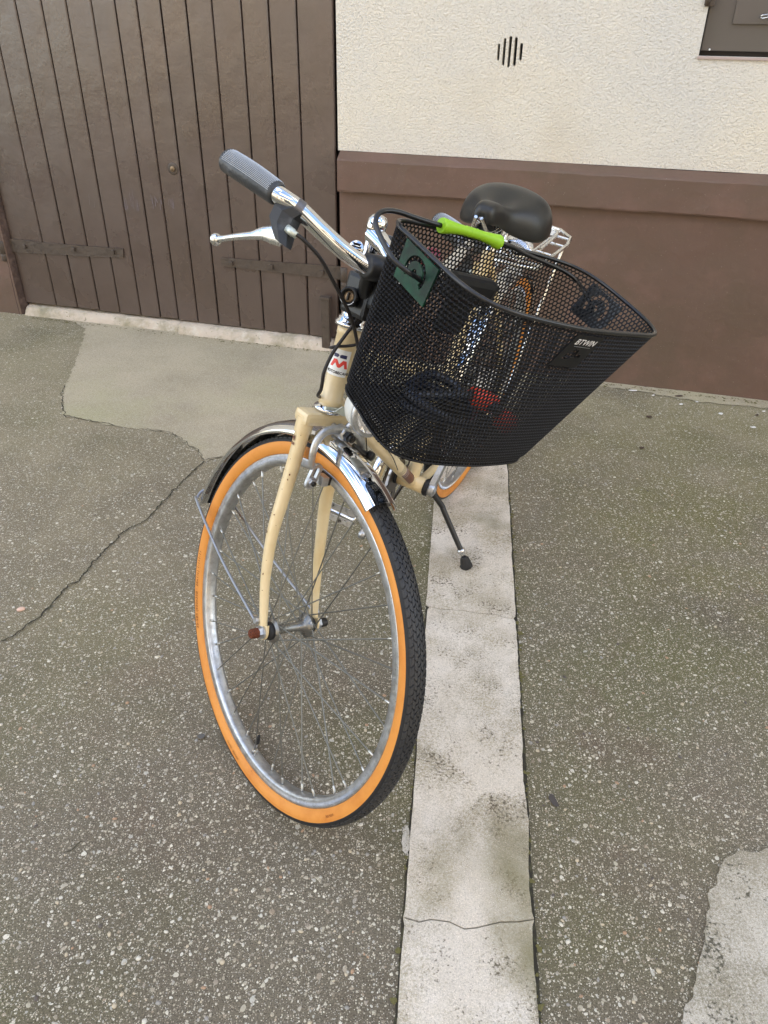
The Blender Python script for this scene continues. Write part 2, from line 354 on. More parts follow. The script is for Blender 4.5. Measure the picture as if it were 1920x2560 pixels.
def fine(vs_, fs, step):       # split long triangles so that a flat outline can follow a curved surface
    bm = bmesh.new(); bv = [bm.verts.new(x) for x in vs_]
    for f_ in fs:
        try: bm.faces.new([bv[i] for i in f_])
        except ValueError: pass
    for _ in range(6):
        es = [e for e in bm.edges if e.calc_length() > step]
        if not es: break
        bmesh.ops.subdivide_edges(bm, edges=es, cuts=1); bmesh.ops.triangulate(bm, faces=bm.faces[:])
    bm.verts.index_update(); a = [v_.co.copy() for v_ in bm.verts]; b = [tuple(v_.index for v_ in f_.verts) for f_ in bm.faces]; bm.free(); return a, b
def flat_poly(pts_):
    return [V(x, y, 0) for x, y in pts_], [tuple(t) for t in tessellate_polygon([[V(x, y, 0) for x, y in pts_]])]

# ------------------------------------------------------------------ frames of reference (surveyed)
WY = R(-14.94); WD = V(math.cos(WY), math.sin(WY), 0); WN = V(-WD.y, WD.x, 0)
def W(a, p, z): return WD*a+WN*p+V(0, 0, z)
PF = V(-0.15844811, 0.98991899, 0.30889308)
EF = V(0.59418968, -0.80402967, -0.02179265); EL = V(0.76169214, 0.57119236, -0.30588294); ES = V(0.25838675, 0.1651532, 0.95181968)
def Sx(f, l, z): return PF+EF*f+EL*l+ES*z
OB = V(0.21026764, 2.00444764, 0); BX = V(-0.42490084, -0.9052399, 0); BY = V(0.89213717, -0.41875068, -0.16952624); BZ = V(0.15346191, -0.07203184, 0.98552567)
def Bx(x, y, z): return OB+BX*x+BY*y+BZ*z
KC = V(0.16950183, 0.91792779, 0.92650932); KX = V(0.47737452, -0.83461326, -0.274835); KY = V(0.78504639, 0.54560318, -0.29329053); KZ = V(0.39473501, -0.0757488, 0.91566718)
def Kx(x, y, z): return KC+KX*x+KY*y+KZ*z

# ================================================================== THE SETTING: ground
def strip_poly(pts2, z, mb, mi=0, thick=0.0):
    tri = tessellate_polygon([[Vector((p.x, p.y, 0)) for p in pts2]])
    fs = []
    for t in tri:
        a, b, c = [pts2[i] for i in t]
        cr = (b.x-a.x)*(c.y-a.y)-(b.y-a.y)*(c.x-a.x); fs.append(tuple(t) if cr > 0 else tuple(reversed(t)))
    mb.add([V(p.x, p.y, z) for p in pts2], fs, mi, False)
    if thick:
        k = len(pts2); A = sum(pts2[i].x*pts2[(i+1) % k].y-pts2[(i+1) % k].x*pts2[i].y for i in range(k))
        vs_ = [V(p.x, p.y, z) for p in pts2]+[V(p.x, p.y, z-thick) for p in pts2]
        q = [(i, k+i, k+(i+1) % k, (i+1) % k) for i in range(k)]
        if A < 0: q = [tuple(reversed(x)) for x in q]
        mb.add(vs_, q, mi, False)
def rough(P, amp=.003, step=.01, closed=True, seed=0.0):
    out_ = []; m_ = len(P)
    for i in range(m_ if closed else m_-1):
        a, b = P[i], P[(i+1) % m_]; L_ = (b-a).length; n_ = max(1, int(L_/step)); d = (b-a).normalized(); nn = V(-d.y, d.x, 0)
        for k in range(n_):
            p = a+(b-a)*(k/n_); j = noise.noise(p*38+V(seed, 0, 0))*amp*1.2+noise.noise(p*160+V(0, seed, 3))*amp
            out_.append(p+nn*j)
    if not closed: out_.append(P[-1])
    return out_
g = MB(); g.add([V(-25, -25, 0), V(25, -25, 0), V(25, 25, 0), V(-25, 25, 0)], [(0, 1, 2, 3)], 0, False)
ground = g.obj('ground', None, M_agg); ground['kind'] = 'structure'

# smoother mortar area in front of the door
P_ = [gpt(*q) for q in [(215, 822), (190, 905), (172, 950), (154, 990), (161, 1040), (288, 1066), (430, 1084), (492, 1125), (511, 1153), (555, 1145), (640, 1140), (720, 1100), (770, 1040), (812, 990), (838, 900)]]
P_ += [W(-1.02, 2.96, 0), W(-2.05, 2.97, 0), W(-2.35, 2.97, 0)]
mb = MB(); strip_poly(rough([V(p.x, p.y, 0) for p in P_], .009, .008, seed=4), .002, mb)
o_ = mb.obj('mortar_patch', None, M_fine); o_['kind'] = 'structure'
# grey skirt of mortar along the wall on the right
P_ = [W(-.98, 2.93, 0), W(-.2, 2.94, 0), W(.7, 2.96, 0), W(3, 2.96, 0), W(3, 2.86, 0), W(1.2, 2.88, 0), W(.75, 2.88, 0), W(.45, 2.86, 0), W(.2, 2.90, 0), W(-.2, 2.90, 0), W(-.98, 2.89, 0)]
mb = MB(); strip_poly(rough([V(p.x, p.y, 0) for p in P_], .012, .02, seed=9), .0025, mb)
o_ = mb.obj('mortar_edge', None, M_fine); o_['kind'] = 'structure'

# pale concrete band: dirt bed, then slabs
def lx(y): return .0305+(y-.513)*.0862
def rx(y): return .2292+(y-.516)*.0990
strip = empty('concrete_strip', (.2, .9, 0)); strip['kind'] = 'structure'
mb = MB(); bed = [V(lx(y)-.0035, y, 0) for y in (-.6, .5, 1.3, 2.2, 3.05)]+[V(rx(y)+.005, y, 0) for y in (3.02, 2.2, 1.3, .5, -.6)]
strip_poly(rough(bed, .002, .012, seed=2), .0012, mb); mb.obj('joint', strip, M_crack)
def wig(us):   # wiggly joint across the band, from photographed points
    return [gpt(*q) for q in us]
J1 = wig([(1074, 1521), (1100, 1527), (1150, 1530), (1199, 1538), (1240, 1541), (1262, 1549), (1283, 1550)])
J2 = wig([(1008, 2298), (1030, 2304), (1047, 2310), (1076, 2303), (1122, 2309), (1160, 2327), (1191, 2324), (1249, 2310), (1296, 2309), (1334, 2303)])
def slab(j0, j1, y0, y1, gl, sd_):
    lo = j0 if j0 else [V(lx(y0), y0, 0), V(rx(y0), y0, 0)]; hi = j1 if j1 else [V(lx(y1), y1, 0), V(rx(y1), y1, 0)]
    lo = [p+V(0, .0012, 0) for p in lo]; hi = [p-V(0, .0012, 0) for p in hi]
    left = []; ys = np.linspace(lo[0].y+.01, hi[0].y-.01, 40)
    for y in ys: left.append(V(lx(y)+gl+.0016*noise.noise(V(sd_, y*25, 0))+.0012*noise.noise(V(sd_, y*110, 0)), y, 0))
    right = []; ys = np.linspace(lo[-1].y+.01, hi[-1].y-.01, 60)
    for y in ys: right.append(V(rx(y)+.0045*noise.noise(V(sd_+5, y*9, 0))+.002*noise.noise(V(sd_, y*70, 5)), y, 0))
    poly = lo+right+list(reversed(hi))+list(reversed(left))
    m_ = MB(); strip_poly(poly, .0055, m_, 0, .008)
    cx = V((lx(y0)+rx(y0))/2, 0, 0)
    return m_.obj('slab', strip, M_strip)
slab(None, J2, -.6, J2[0].y, 0, 1.0); slab(J2, J1, J2[0].y, J1[0].y, .0, 7.0); slab(J1, None, J1[0].y, 3.0, -.004, 13.0)

# pale patch bottom right
P_ = [gpt(*q) for q in [(1920, 2127), (1885, 2132), (1845, 2134), (1822, 2142), (1803, 2158), (1796, 2185), (1788, 2212), (1772, 2240), (1768, 2300), (1762, 2330), (1758, 2375), (1750, 2410), (1738, 2450), (1733, 2500), (1712, 2530), (1700, 2560)]]
P_ += [V(.43, -.3, 0), V(1.5, -.3, 0), V(1.5, .95, 0)]
mb = MB(); strip_poly(rough([V(p.x, p.y, 0) for p in P_], .004, .007, seed=20), .004, mb, 0, .006)
o_ = mb.obj('concrete_patch', None, M_patch); o_['kind'] = 'structure'
# small pale mortar smears beside the band
for pts_, sd_ in (([(1018, 2065), (1027, 2100), (1020, 2150), (1012, 2140), (1003, 2110), (1008, 2075)], 1), ([(1060, 1640), (1052, 1700), (1040, 1790), (1036, 1770), (1046, 1690)], 2)):
    mb = MB(); strip_poly(rough([gpt(*q) for q in pts_], .003, .004, seed=sd_), .003, mb); o_ = mb.obj('mortar_smear', None, M_patch); o_['kind'] = 'structure'
# dirt and moss gathered where the wall, sill and band meet the ground
mb = MB(); rng = random.Random(21)
for k in range(620):
    q = rng.random()
    if q < .42: a = -.98+1.9*rng.random(); c_ = W(a, 2.935-abs(rng.gauss(0, .018)), .0035)
    elif q < .72: a = -2.5+1.5*rng.random(); c_ = W(a, 2.928-abs(rng.gauss(0, .014)), .003)
    else: y = .35+2.3*rng.random(); c_ = V((rx(y)+.006 if rng.random() < .7 else lx(y)-.006)+rng.gauss(0, .003), y, .0022)
    r_ = .002+.004*rng.random()**2; n_ = 6; ph_ = rng.random()*6
    ring_ = [c_+V(math.cos(ph_+6.283*i/n_)*r_*(.6+.7*rng.random()), math.sin(ph_+6.283*i/n_)*r_*(.6+.7*rng.random()), 0) for i in range(n_)]
    mb.add(ring_+[c_+V(0, 0, .0012)], [(i, (i+1) % n_, n_) for i in range(n_)], 0, True)
o_ = mb.obj('moss', ground, M_moss); o_['kind'] = 'stuff'
# cracks
def crack(us, wdt=.004, seed=0.0, z=.0034):
    P = [V(q.x, q.y, 0) for q in (gpt(*u) for u in us)]; P = rough(P, .006, .008, closed=False, seed=seed); P = rough(P, .002, .004, closed=False, seed=seed+3)
    vs_ = []; fs = []
    for i, p in enumerate(P):
        a = P[max(0, i-1)]; b = P[min(len(P)-1, i+1)]; d = (b-a).normalized(); nn = V(-d.y, d.x, 0)
        h = wdt*.5*(.55+.9*abs(noise.noise(p*60+V(seed, 0, 0))+.3))*(1 if 1 < i < len(P)-2 else .2)
        vs_ += [V(p.x, p.y, z)+nn*h, V(p.x, p.y, z)-nn*h]
        if i: fs.append((2*i-2, 2*i-1, 2*i+1, 2*i))
    m_ = MB(); m_.add(vs_, fs, 0, False); return m_.obj('crack', ground, M_crack)
crack([(0, 1612), (57, 1576), (124, 1519), (171, 1465), (197, 1454), (233, 1410), (272, 1366), (319, 1325), (373, 1296), (415, 1249), (456, 1205), (511, 1153)], .0048, 1)
crack([(511, 1153), (555, 1143), (600, 1134), (660, 1105)], .0035, 2)
crack([(511, 1153), (492, 1125), (430, 1083), (360, 1072)], .0022, 3)
crack([(288, 1065), (161, 1040), (154, 990), (160, 965)], .0035, 4)
crack([(746, 1052), (780, 1020), (809, 995)], .002, 5)
crack([(158, 2134), (175, 2126), (196, 2108), (215, 2100)], .0022, 6, .0012)

# loose and proud pebbles over the nearest ground (real geometry)
def pebble_field():
    ico = []; bm = bmesh.new(); bmesh.ops.create_icosphere(bm, subdivisions=1, radius=1)
    bm.verts.index_update(); IV = [v_.co.copy() for v_ in bm.verts]; IF = [tuple(v_.index for v_ in f_.verts) for f_ in bm.faces]; bm.free()
    rng = random.Random(3); m_ = MB()
    n_ = 0
    while n_ < 2600:
        y = .25+1.9*rng.random()**1.4; x = (rng.random()*2-1)*(.28+.55*y)
        if lx(y)-.012 < x < rx(y)+.014: continue
        if x > .48 and y < .92 and (x-.48) > -.1*(y): 
            if x > .5: continue
        r_ = .0012+.0042*rng.random()**3.2
        a = rng.random()*6.28; ex = .55+.4*rng.random()
        ca, sa = math.cos(a), math.sin(a); c_ = V(x, y, r_*.02)
        vv = []
        for q in IV:
            px, py, pz = q.x*r_, q.y*r_*ex, q.z*r_*.34
            k = 1+.16*noise.noise(q*1.7+V(x*90, y*90, 0)); vv.append(c_+V((px*ca-py*sa)*k, (px*sa+py*ca)*k, pz))
        m_.add(vv, IF, rng.choice([0, 0, 1, 1, 2, 2, 3, 4] if r_ > .002 else [0, 1, 1, 2]), True); n_ += 1
    return m_
pf = pebble_field(); o_ = pf.obj('pebble', ground, M_pebble); o_['kind'] = 'stuff'
def stone(u, v, rx_, ry_, rz_, mat_, a=0.0, name='pebble', label=None, z0=0.0, flat=.5):
    bm = bmesh.new(); bmesh.ops.create_icosphere(bm, subdivisions=2, radius=1)
    c_ = gpt(u, v); c_.z = z0+rz_*flat; m_ = MB(); vv = []
    for q in bm.verts:
        k = 1+.15*noise.noise(q.co*1.6+V(u, v, 0)); x, y = q.co.x*rx_*k, q.co.y*ry_*k; vv.append(c_+V(x*math.cos(a)-y*math.sin(a), x*math.sin(a)+y*math.cos(a), q.co.z*rz_*k))
    m_.add(vv, [tuple(x.index for x in f_.verts) for f_ in bm.faces], 0, True); bm.free()
    e = empty(name, (c_.x, c_.y, 0)) if False else None
    ob = m_.obj(name, None, mat_); ob.location = (0, 0, 0)
    return ob
s1 = stone(53, 1525, .0105, .0065, .005, mat('pinkish_pebble', S((214, 180, 160)), .5), .4, 'pebble'); tag(s1, 'pinkish oval pebble lying left of the long crack at the left edge', 'pebble')
s2 = stone(128*.6028+0+0, 1844+0*0, .0, .0, .0, M_pebble[4]) if False else None
# flakes of paint and leaf bits by the foot of the wall
M_flake = mat('white_paint_flake', S((232, 230, 224)), .5); M_leaf = mat('dry_brown_leaf', S((74, 58, 48)), .8)
def flake(u, v, L_, Wd_, a, m_, nm, lab, cat, grp=None, sd_=0):
    c_ = gpt(u, v, .003); mb = MB(); n_ = 7; rng = random.Random(sd_); pts_ = []
    for k in range(n_):
        t = 2*math.pi*k/n_; r_ = .7+.45*rng.random(); x, y = L_*math.cos(t)*r_, Wd_*math.sin(t)*r_
        pts_.append((x*math.cos(a)-y*math.sin(a), x*math.sin(a)+y*math.cos(a)))
    mb.plate(pts_, [], .0012, lambda x, y, d: c_+V(x, y, .0034-d+.12*abs(x)*(sd_ % 3)/2))
    ob = mb.obj(nm, None, m_); tag(ob, lab, cat, grp); return ob
flake(1582, 978, .021, .005, -.05, M_flake, 'paint_flake', 'longest white flake, a sliver on the ground at the foot of the brown plinth', 'paint flake', 'white flakes near the plinth', 1)
flake(1632, 990, .0075, .004, .6, M_flake, 'paint_flake', 'small white flake between the white sliver and the dark leaf by the plinth', 'paint flake', 'white flakes near the plinth', 2)
flake(1703, 1012, .009, .007, .5, M_flake, 'paint_flake', 'white flake just in front of the dark leaf by the plinth', 'paint flake', 'white flakes near the plinth', 3)
flake(1742, 1006, .006, .004, 0, M_flake, 'paint_flake', 'tiny white flake just right of the dark leaf by the plinth', 'paint flake', 'white flakes near the plinth', 4)
flake(1802, 1036, .009, .0075, .3, M_flake, 'paint_flake', 'squarish white flake on the ground between the dark leaf and the right edge', 'paint flake', 'white flakes near the plinth', 5)
flake(1908, 1030, .007, .004, .1, M_flake, 'paint_flake', 'white flake at the right edge of the view, nearest the plinth', 'paint flake', 'white flakes near the plinth', 6)
flake(1882, 1070, .011, .007, .1, M_flake, 'paint_flake', 'white flake lying farthest out from the plinth, near the right edge', 'paint flake', 'white flakes near the plinth', 8)
flake(1697, 991, .017, .007, .25, M_leaf, 'dead_leaf', 'largest dark dead leaf lying among the white flakes by the plinth', 'leaf', 'dead leaves near the plinth', 9)
flake(1622, 1043, .012, .007, 0, M_leaf, 'dead_leaf', 'flat dead leaf on the aggregate in front of the white flakes', 'leaf', 'dead leaves near the plinth', 10)
flake(1892, 1039, .008, .005, .6, M_leaf, 'dead_leaf', 'small dark dead leaf near the right edge between two white flakes', 'leaf', 'dead leaves near the plinth', 11)
flake(1604, 1121, .011, .006, .2, M_leaf, 'dead_leaf', 'curled dead leaf on the aggregate right of the basket', 'leaf', None, 12)
flake(504, 1844, .0085, .007, .2, mat('dark_grey_flat_stone', S((92, 90, 86)), .7), 'flat_stone', 'dark grey round flat stone left of the front wheel', 'stone', None, 13)
flake(1384, 2005, .007, .016, .25, mat('dark_slate_chip', S((74, 68, 64)), .7), 'flat_stone', 'dark elongated flat stone set in the ground right of the pale band', 'stone', None, 14)

# ================================================================== HOUSE
house = empty('house', W(-1.0, 2.97, 0)); tag(house, 'house front with cream stucco, brown painted plinth and wide brown plank door', 'house')
# stucco with vent slots and shutter opening
def slot(a0, a1, z0, z1):
    zc = (z0+z1)/2; h = (z1-z0)/2; c_ = (a0+a1)/2; hw = (a1-a0)/2; P = []
    for k in range(7): t = math.pi*k/6; P.append((c_+hw*math.cos(t), z1-hw+hw*math.sin(t)*1.0))
    for k in range(7): t = math.pi+math.pi*k/6; P.append((c_+hw*math.cos(t), z0+hw+hw*math.sin(t)))
    rr = random.Random(int(a0*1000))
    return [(x+(rr.random()-.5)*.0012, y+(rr.random()-.5)*.0015) for x, y in P]
slots = [slot(-.4285, -.4205, 1.082, 1.131), slot(-.4105, -.4015, 1.068, 1.147), slot(-.3925, -.3830, 1.063, 1.153), slot(-.3735, -.3640, 1.068, 1.150), slot(-.3545, -.3450, 1.084, 1.134)]
SH = (.210, 1.10, 1.110, 1.78)     # shutter opening a0,a1,z0,z1
opn = [(SH[0], SH[2]), (SH[1], SH[2]+.0), (SH[1], SH[3]), (SH[0]-.0, SH[3])]
mb = MB(); mb.plate([(-.995, .78), (6, .78), (6, 5.6), (-.995, 5.6)], slots+[opn], .035, lambda a, z, d: W(a, 2.97+d, z))
mb.obj('stucco_wall', house, M_stucco)
mb = MB(); mb.box(W(-.38, 3.03, 1.1), WD*.09, WN*.012, V(0, 0, .09)); mb.obj('vent_backing', house, M_slot)
mb = MB(); mb.plate([(-9, .78), (-2.575, .78), (-2.575, 2.15), (-.995, 2.15), (-.995, 5.6), (-9, 5.6)], [], .035, lambda a, z, d: W(a, 2.97+d, z)); mb.obj('stucco_wall', house, M_stucco)
# plinth: lower face and proud band with sloping top
def band(a0, a1, jag0=False, jag1=False):
    m_ = MB(); n_ = max(2, int((a1-a0)/.03)); prof = [(2.9490, -.02), (2.9490, .6445), (2.9255, .6445), (2.9235, .650), (2.9250, .752), (2.9285, .7565), (2.969, .7790), (3.02, .7790)]
    vs_ = []; k_ = len(prof)
    for i in range(n_+1):
        a = a0+(a1-a0)*i/n_
        for j, (p, z) in enumerate(prof):
            q = V(a*4, p*20, z*6); dz = .0022*noise.noise(V(a*9, j*3.1, 0))+.0014*noise.noise(V(a*30, j*3.1, 4)) if 0 < j < 7 else 0
            dp = .003*noise.noise(V(a*3, j*1.3, 9))+.0015*noise.noise(V(a*22, j*2, 7)); da = 0
            vs_.append(W(a, p+dp, z+dz))
    fs = [(i*k_+j, (i+1)*k_+j, (i+1)*k_+j+1, i*k_+j+1) for i in range(n_) for j in range(k_-1)]
    m_.add(vs_, fs, 0, False)
    for i in (0, n_):
        rim_ = vs_[i*k_:(i+1)*k_]; back = [W(a0+(a1-a0)*i/n_, 3.03, z) for (p, z) in prof]
        m_.add(rim_+back, [(j, j+1, k_+j+1, k_+j) if i == 0 else (j+1, j, k_+j, k_+j+1) for j in range(k_-1)], 0, False)
    return m_
band(-.985, 6).obj('plinth', house, M_plinth); band(-9, -2.571).obj('plinth', house, M_plinth)
# ragged plaster edge beside the door on the left
mb = MB(); vs_ = []; n_ = 60
for i in range(n_+1):
    z = .0+2.15*i/n_; j = .008*noise.noise(V(0, z*7, 0))+.004*noise.noise(V(3, z*24, 0))
    vs_ += [W(-2.585+j, 2.9475, z), W(-2.566+j*.6, 2.953, z), W(-2.557, 2.99, z)]
mb.add(vs_, [(3*i+k, 3*i+k+1, 3*i+k+4, 3*i+k+3) for i in range(n_) for k in (0, 1)], 0, True); mb.obj('broken_plaster_edge', house, mat('dark_rough_edge', S((72, 56, 48)), .85, bump=[(50, .008, 4)], var=[(25, S((98, 80, 70)), .45, .7, 4)]))
mb = MB(); mb.box(W(-1.5, 5.0, 2.8), WD*7.5, WN*1.9, V(0, 0, 2.8)); mb.box(W(-1.5, 4.8, 5.72), WD*7.7, WN*2.3, V(0, 0, .10)); mb.obj('roof', house, M_iron)
# door: backing, then two leaves of planks
mb = MB(); mb.box(W(-1.78, 3.04, 1.1), WD*.82, WN*.01, V(0, 0, 1.1)); mb.obj('door_backing', house, M_gap)
J = [-2.560, -2.394, -2.282, -2.168, -2.061, -1.953, -1.856, -1.765, -1.670, -1.568, -1.465, -1.352, -1.249, -1.144, -1.007]
leafL = empty('door_leaf', W(-2.2, 2.98, .05), house); leafR = empty('door_leaf', W(-1.4, 2.98, .05), house)
for i in range(14):
    a0, a1 = J[i], J[i+1]; gp = .0022 if i not in (6,) else .0022
    m_ = MB(); zb = .052+.006*(random.random()-.3) if i != 7 else .050
    if i in (8, 9, 10, 11, 12, 13): zb = .046+.003*random.random()
    dp = (random.random()-.5)*.003; wide = .0032 if i in (6, 8) else gp
    lo = a0+(wide if i == 7 or i == 9 else gp); hi = a1-(wide if i in (6, 8) else gp)
    pr = [(lo, 2.992), (lo, 2.984), (lo+.0035, 2.980), (hi-.0035, 2.980), (hi, 2.984), (hi, 2.992)]
    zs = [zb+.0, .3, .7, 1.1, 1.5, 2.14]; vs_ = []
    for z in zs:
        for (a, p) in pr: vs_.append(W(a+.0012*noise.noise(V(a*20, z*3, i)), p+dp+.0015*noise.noise(V(i, z*2, 0)), z))
    fs = [(r_*6+k, r_*6+k+1, (r_+1)*6+k+1, (r_+1)*6+k) for r_ in range(len(zs)-1) for k in range(5)]+[(5, 4, 3, 2, 1, 0)]
    m_.add(vs_, fs, 0, False); m_.obj('plank', leafL if i < 7 else leafR, M_door)
M_scuff = mat('pale_scuff', S((126, 116, 122)), .6)
rng = random.Random(11)
for (leaf_, ac, zc, n_s, sa, sz_) in ((leafL, -1.905, .52, 16, .05, .03), (leafL, -1.80, .535, 10, .022, .035), (leafR, -1.722, .545, 8, .02, .035), (leafL, -2.10, .58, 2, .02, .06)):
    mb = MB()
    for k in range(n_s):
        a = ac+rng.gauss(0, sa*.55); z = zc+rng.gauss(0, sz_*.5); L_ = .006+.020*rng.random(); w_ = .0005+.0007*rng.random(); tl = .004*rng.gauss(0, 1)
        mb.add([W(a-w_, 2.9772, z-L_), W(a+w_, 2.9772, z-L_*.8), W(a+tl+w_*.4, 2.9772, z+L_), W(a+tl-w_*.4, 2.9772, z+L_*.9)], [(0, 1, 2, 3)], 0, False)
    mb.obj('scuff', leaf_, M_scuff)
mb = MB(); mb.lathe(W(-1.698, 2.981, .677), -WN, [(0, .0), (0, .0235), (.003, .0235), (.0045, .0205), (.0045, .012)], 28, 0); mb.lathe(W(-1.698, 2.979, .677), -WN, [(0, .0105), (.007, .0105), (.0085, .009), (.0085, 0)], 20, 1)
mb.box(W(-1.698, 2.9702, .675), WD*.0012, WN*.0006, V(0, 0, .0045), 2); mb.obj('lock_cylinder', leafR, [M_iron, M_brass, M_gap])
def strap(pts_, leaf, bolts, knx, kz):
    mb = MB(); mb.plate(pts_, [], .005, lambda a, z, d: W(a, 2.972+d+.001*noise.noise(V(a*20, z*20, 0)), z))
    st = mb.obj('strap_hinge', leaf, M_iron)
    for (a, z) in bolts:
        b_ = MB(); b_.box(W(a, 2.967, z), WD*.0065, WN*.006, V(0, 0, .0085), 0, .0025); b_.obj('bolt', st, M_iron)
    b_ = MB(); b_.lathe(W(knx, 2.955, kz-.055), V(0, 0, 1), [(0, .013), (.002, .015), (.03, .015), (.032, .0135), (.034, .016), (.088, .0165), (.09, .0145)], 16, 0, True); b_.obj('hinge_knuckle', st, M_iron)
strap([(-2.60, .283), (-2.49, .283), (-2.40, .289), (-2.2, .294), (-1.99, .304), (-1.985, .342), (-2.2, .339), (-2.38, .337), (-2.50, .341), (-2.60, .338)], leafL, [(-2.483, .314), (-2.230, .322), (-2.033, .325)], -2.592, .300)
strap([(-1.521, .309), (-1.3, .304), (-1.1, .300), (-.985, .298), (-.978, .352), (-1.25, .346), (-1.521, .343)], leafR, [(-1.474, .324), (-1.293, .326), (-1.070, .322)], -.972, .320)
# door stop post at the lower right corner
mb = MB(); mb.box(W(-1.052, 2.945, .105), WD*.018, WN*.012, V(0, 0, .118), 0, .003); mb.box(W(-1.052, 2.944, .226), WD*.022, WN*.016, V(0, 0, .006), 0, .002); mb.obj('door_stop_bar', leafR, M_iron)
# sill stones
def sillstone(a0, a1, ptop, pbot, zt, sd_):
    n_ = int((a1-a0)/.012); prof = [(3.03, zt), (ptop+.03, zt), (ptop+.004, zt-.006), (ptop-.004, zt-.02), (pbot, .0), (pbot, -.02)]; vs_ = []; k_ = len(prof)
    for i in range(n_+1):
        a = a0+(a1-a0)*i/n_
        for j, (p, z) in enumerate(prof):
            e_ = 1 if 0 < j < 5 else 0
            vs_.append(W(a+(.006*noise.noise(V(j, sd_, 0)) if i in (0, n_) else 0), p+e_*(.007*noise.noise(V(a*6, j, sd_))+.003*noise.noise(V(a*30, j, sd_))), z+e_*(.004*noise.noise(V(a*8, j, sd_+2))+.002*noise.noise(V(a*35, j, 3)))*(0 if j == 4 else 1)))
    m_ = MB(); m_.add(vs_, [(i*k_+j+1, (i+1)*k_+j+1, (i+1)*k_+j, i*k_+j) for i in range(n_) for j in range(k_-1)]+[tuple(range(k_-1, -1, -1)), tuple(range(n_*k_, n_*k_+k_))], 0, True)
    return m_.obj('sill_stone', house, M_sill)
sillstone(-2.552, -1.752, 2.962, 2.945, .040, 1); sillstone(-1.749, -1.030, 2.942, 2.925, .041, 9); 
# shutter
sh = empty('window_shutter', W(.6, 3.0, 1.2), house)
mb = MB(); mb.box(W(.64, 2.998, 1.46), WD*.425, WN*.004, V(0, 0, .336), 0, .002); mb.obj('panel', sh, M_shutter)
mb = MB(); mb.plate([(.291, 1.197), (1.02, 1.197), (1.02, 1.70), (.291, 1.70)], [], .008, lambda a, z, d: W(a, 2.986+d, z)); mb.obj('raised_panel', sh, M_shutter)
mb = MB(); mb.box(W(.65, 3.025, 1.44), WD*.48, WN*.008, V(0, 0, .36)); mb.obj('window_recess', house, mat('recess_dark', S((58, 54, 54)), .8))
mb = MB(); mb.box(W(.655, 2.9745, 1.1055), WD*.448, WN*.010, V(0, 0, .004), 0, .0015); mb.obj('sill_strip', house, mat('pinkish_sill_paint', S((176, 158, 150)), .6))
mb = MB(); mb.box(W(.212, 2.975, 1.262), WD*.014, WN*.010, V(0, 0, .022), 0, .003); mb.lathe(W(.203, 2.962, 1.243), V(0, 0, 1), [(0, .008), (.04, .008)], 12); mb.obj('hinge', sh, M_iron)
mb = MB(); mb.tube([W(.366, 2.976, 1.213), W(.368, 2.972, 1.219), W(.385, 2.970, 1.222), W(.41, 2.970, 1.225)], .0022, 8, n=4); mb.tube([W(.386, 2.972, 1.215), W(.384, 2.968, 1.226), W(.3835, 2.966, 1.231)], .002, 8); mb.tube([W(.366, 2.978, 1.213), W(.372, 2.966, 1.212), W(.40, 2.966, 1.217)], .0016, 8); mb.obj('hook', sh, M_alu_bright)
mb = MB(); mb.lathe(W(.2405, 2.993, 1.1275), -WN, [(0, .003), (.003, .003), (.004, .001)], 10); mb.obj('rivet', sh, M_white_label)

# the house across the yard: out of the frame, but seen mirrored in every chrome part
opp = empty('facing_house', V(0, -5.5, 0)); tag(opp, 'plastered house front facing the door, seen only as reflections in the chrome', 'house')
mb = MB(); wins = [[(a, .9), (a+1.3, .9), (a+1.3, 2.7), (a, 2.7)] for a in (-6.5, -3.4, 2.2, 5.0)]
mb.plate([(-12, .5), (12, .5), (12, 4.6), (-12, 4.6)], wins, .15, lambda a, z, d: V(-a, -5.5-d, z)); mb.obj('wall', opp, mat('ochre_plaster', S((206, 190, 164)), .9, bump=(60, .003, 4)))
mb = MB(); mb.box(V(0, -5.55, .25), V(12, 0, 0), V(0, .1, 0), V(0, 0, .25)); mb.obj('plinth', opp, M_plinth)
mb = MB(); mb.box(V(0, -5.9, 4.75), V(12.3, 0, 0), V(0, .75, 0), V(0, 0, .12)); mb.obj('roof', opp, M_iron)
mb = MB()  # invented dark gate, added only to darken the reflections in the chrome
for k in range(9): mb.box(V(-1.30+.30*k-.10, -5.44, 1.35), V(.145, 0, 0), V(0, .05, 0), V(0, 0, 1.33), 0, .01)
mb.box(V(-.2, -5.46, 2.78), V(1.5, 0, 0), V(0, .06, 0), V(0, 0, .09), 0); mb.obj('added_gate', opp, mat('added_gate_dark', S((44, 46, 44)), .5))
for w_ in wins:
    mb = MB(); cx = -(w_[0][0]+w_[1][0])/2; mb.box(V(cx, -5.62, 1.8), V(.66, 0, 0), V(0, .01, 0), V(0, 0, .91), 1); mb.box(V(cx, -5.60, 1.8), V(.03, 0, 0), V(0, .02, 0), V(0, 0, .91), 0); mb.box(V(cx, -5.597, 1.9), V(.66, 0, 0), V(0, .02, 0), V(0, 0, .025), 0); mb.obj('window', opp, [M_white_label, M_gap])

# ================================================================== BICYCLE
bike = empty('bicycle', OB); tag(bike, 'old cream city bicycle with gum-wall tyres leaning on its kickstand, front wheel turned', 'bicycle')

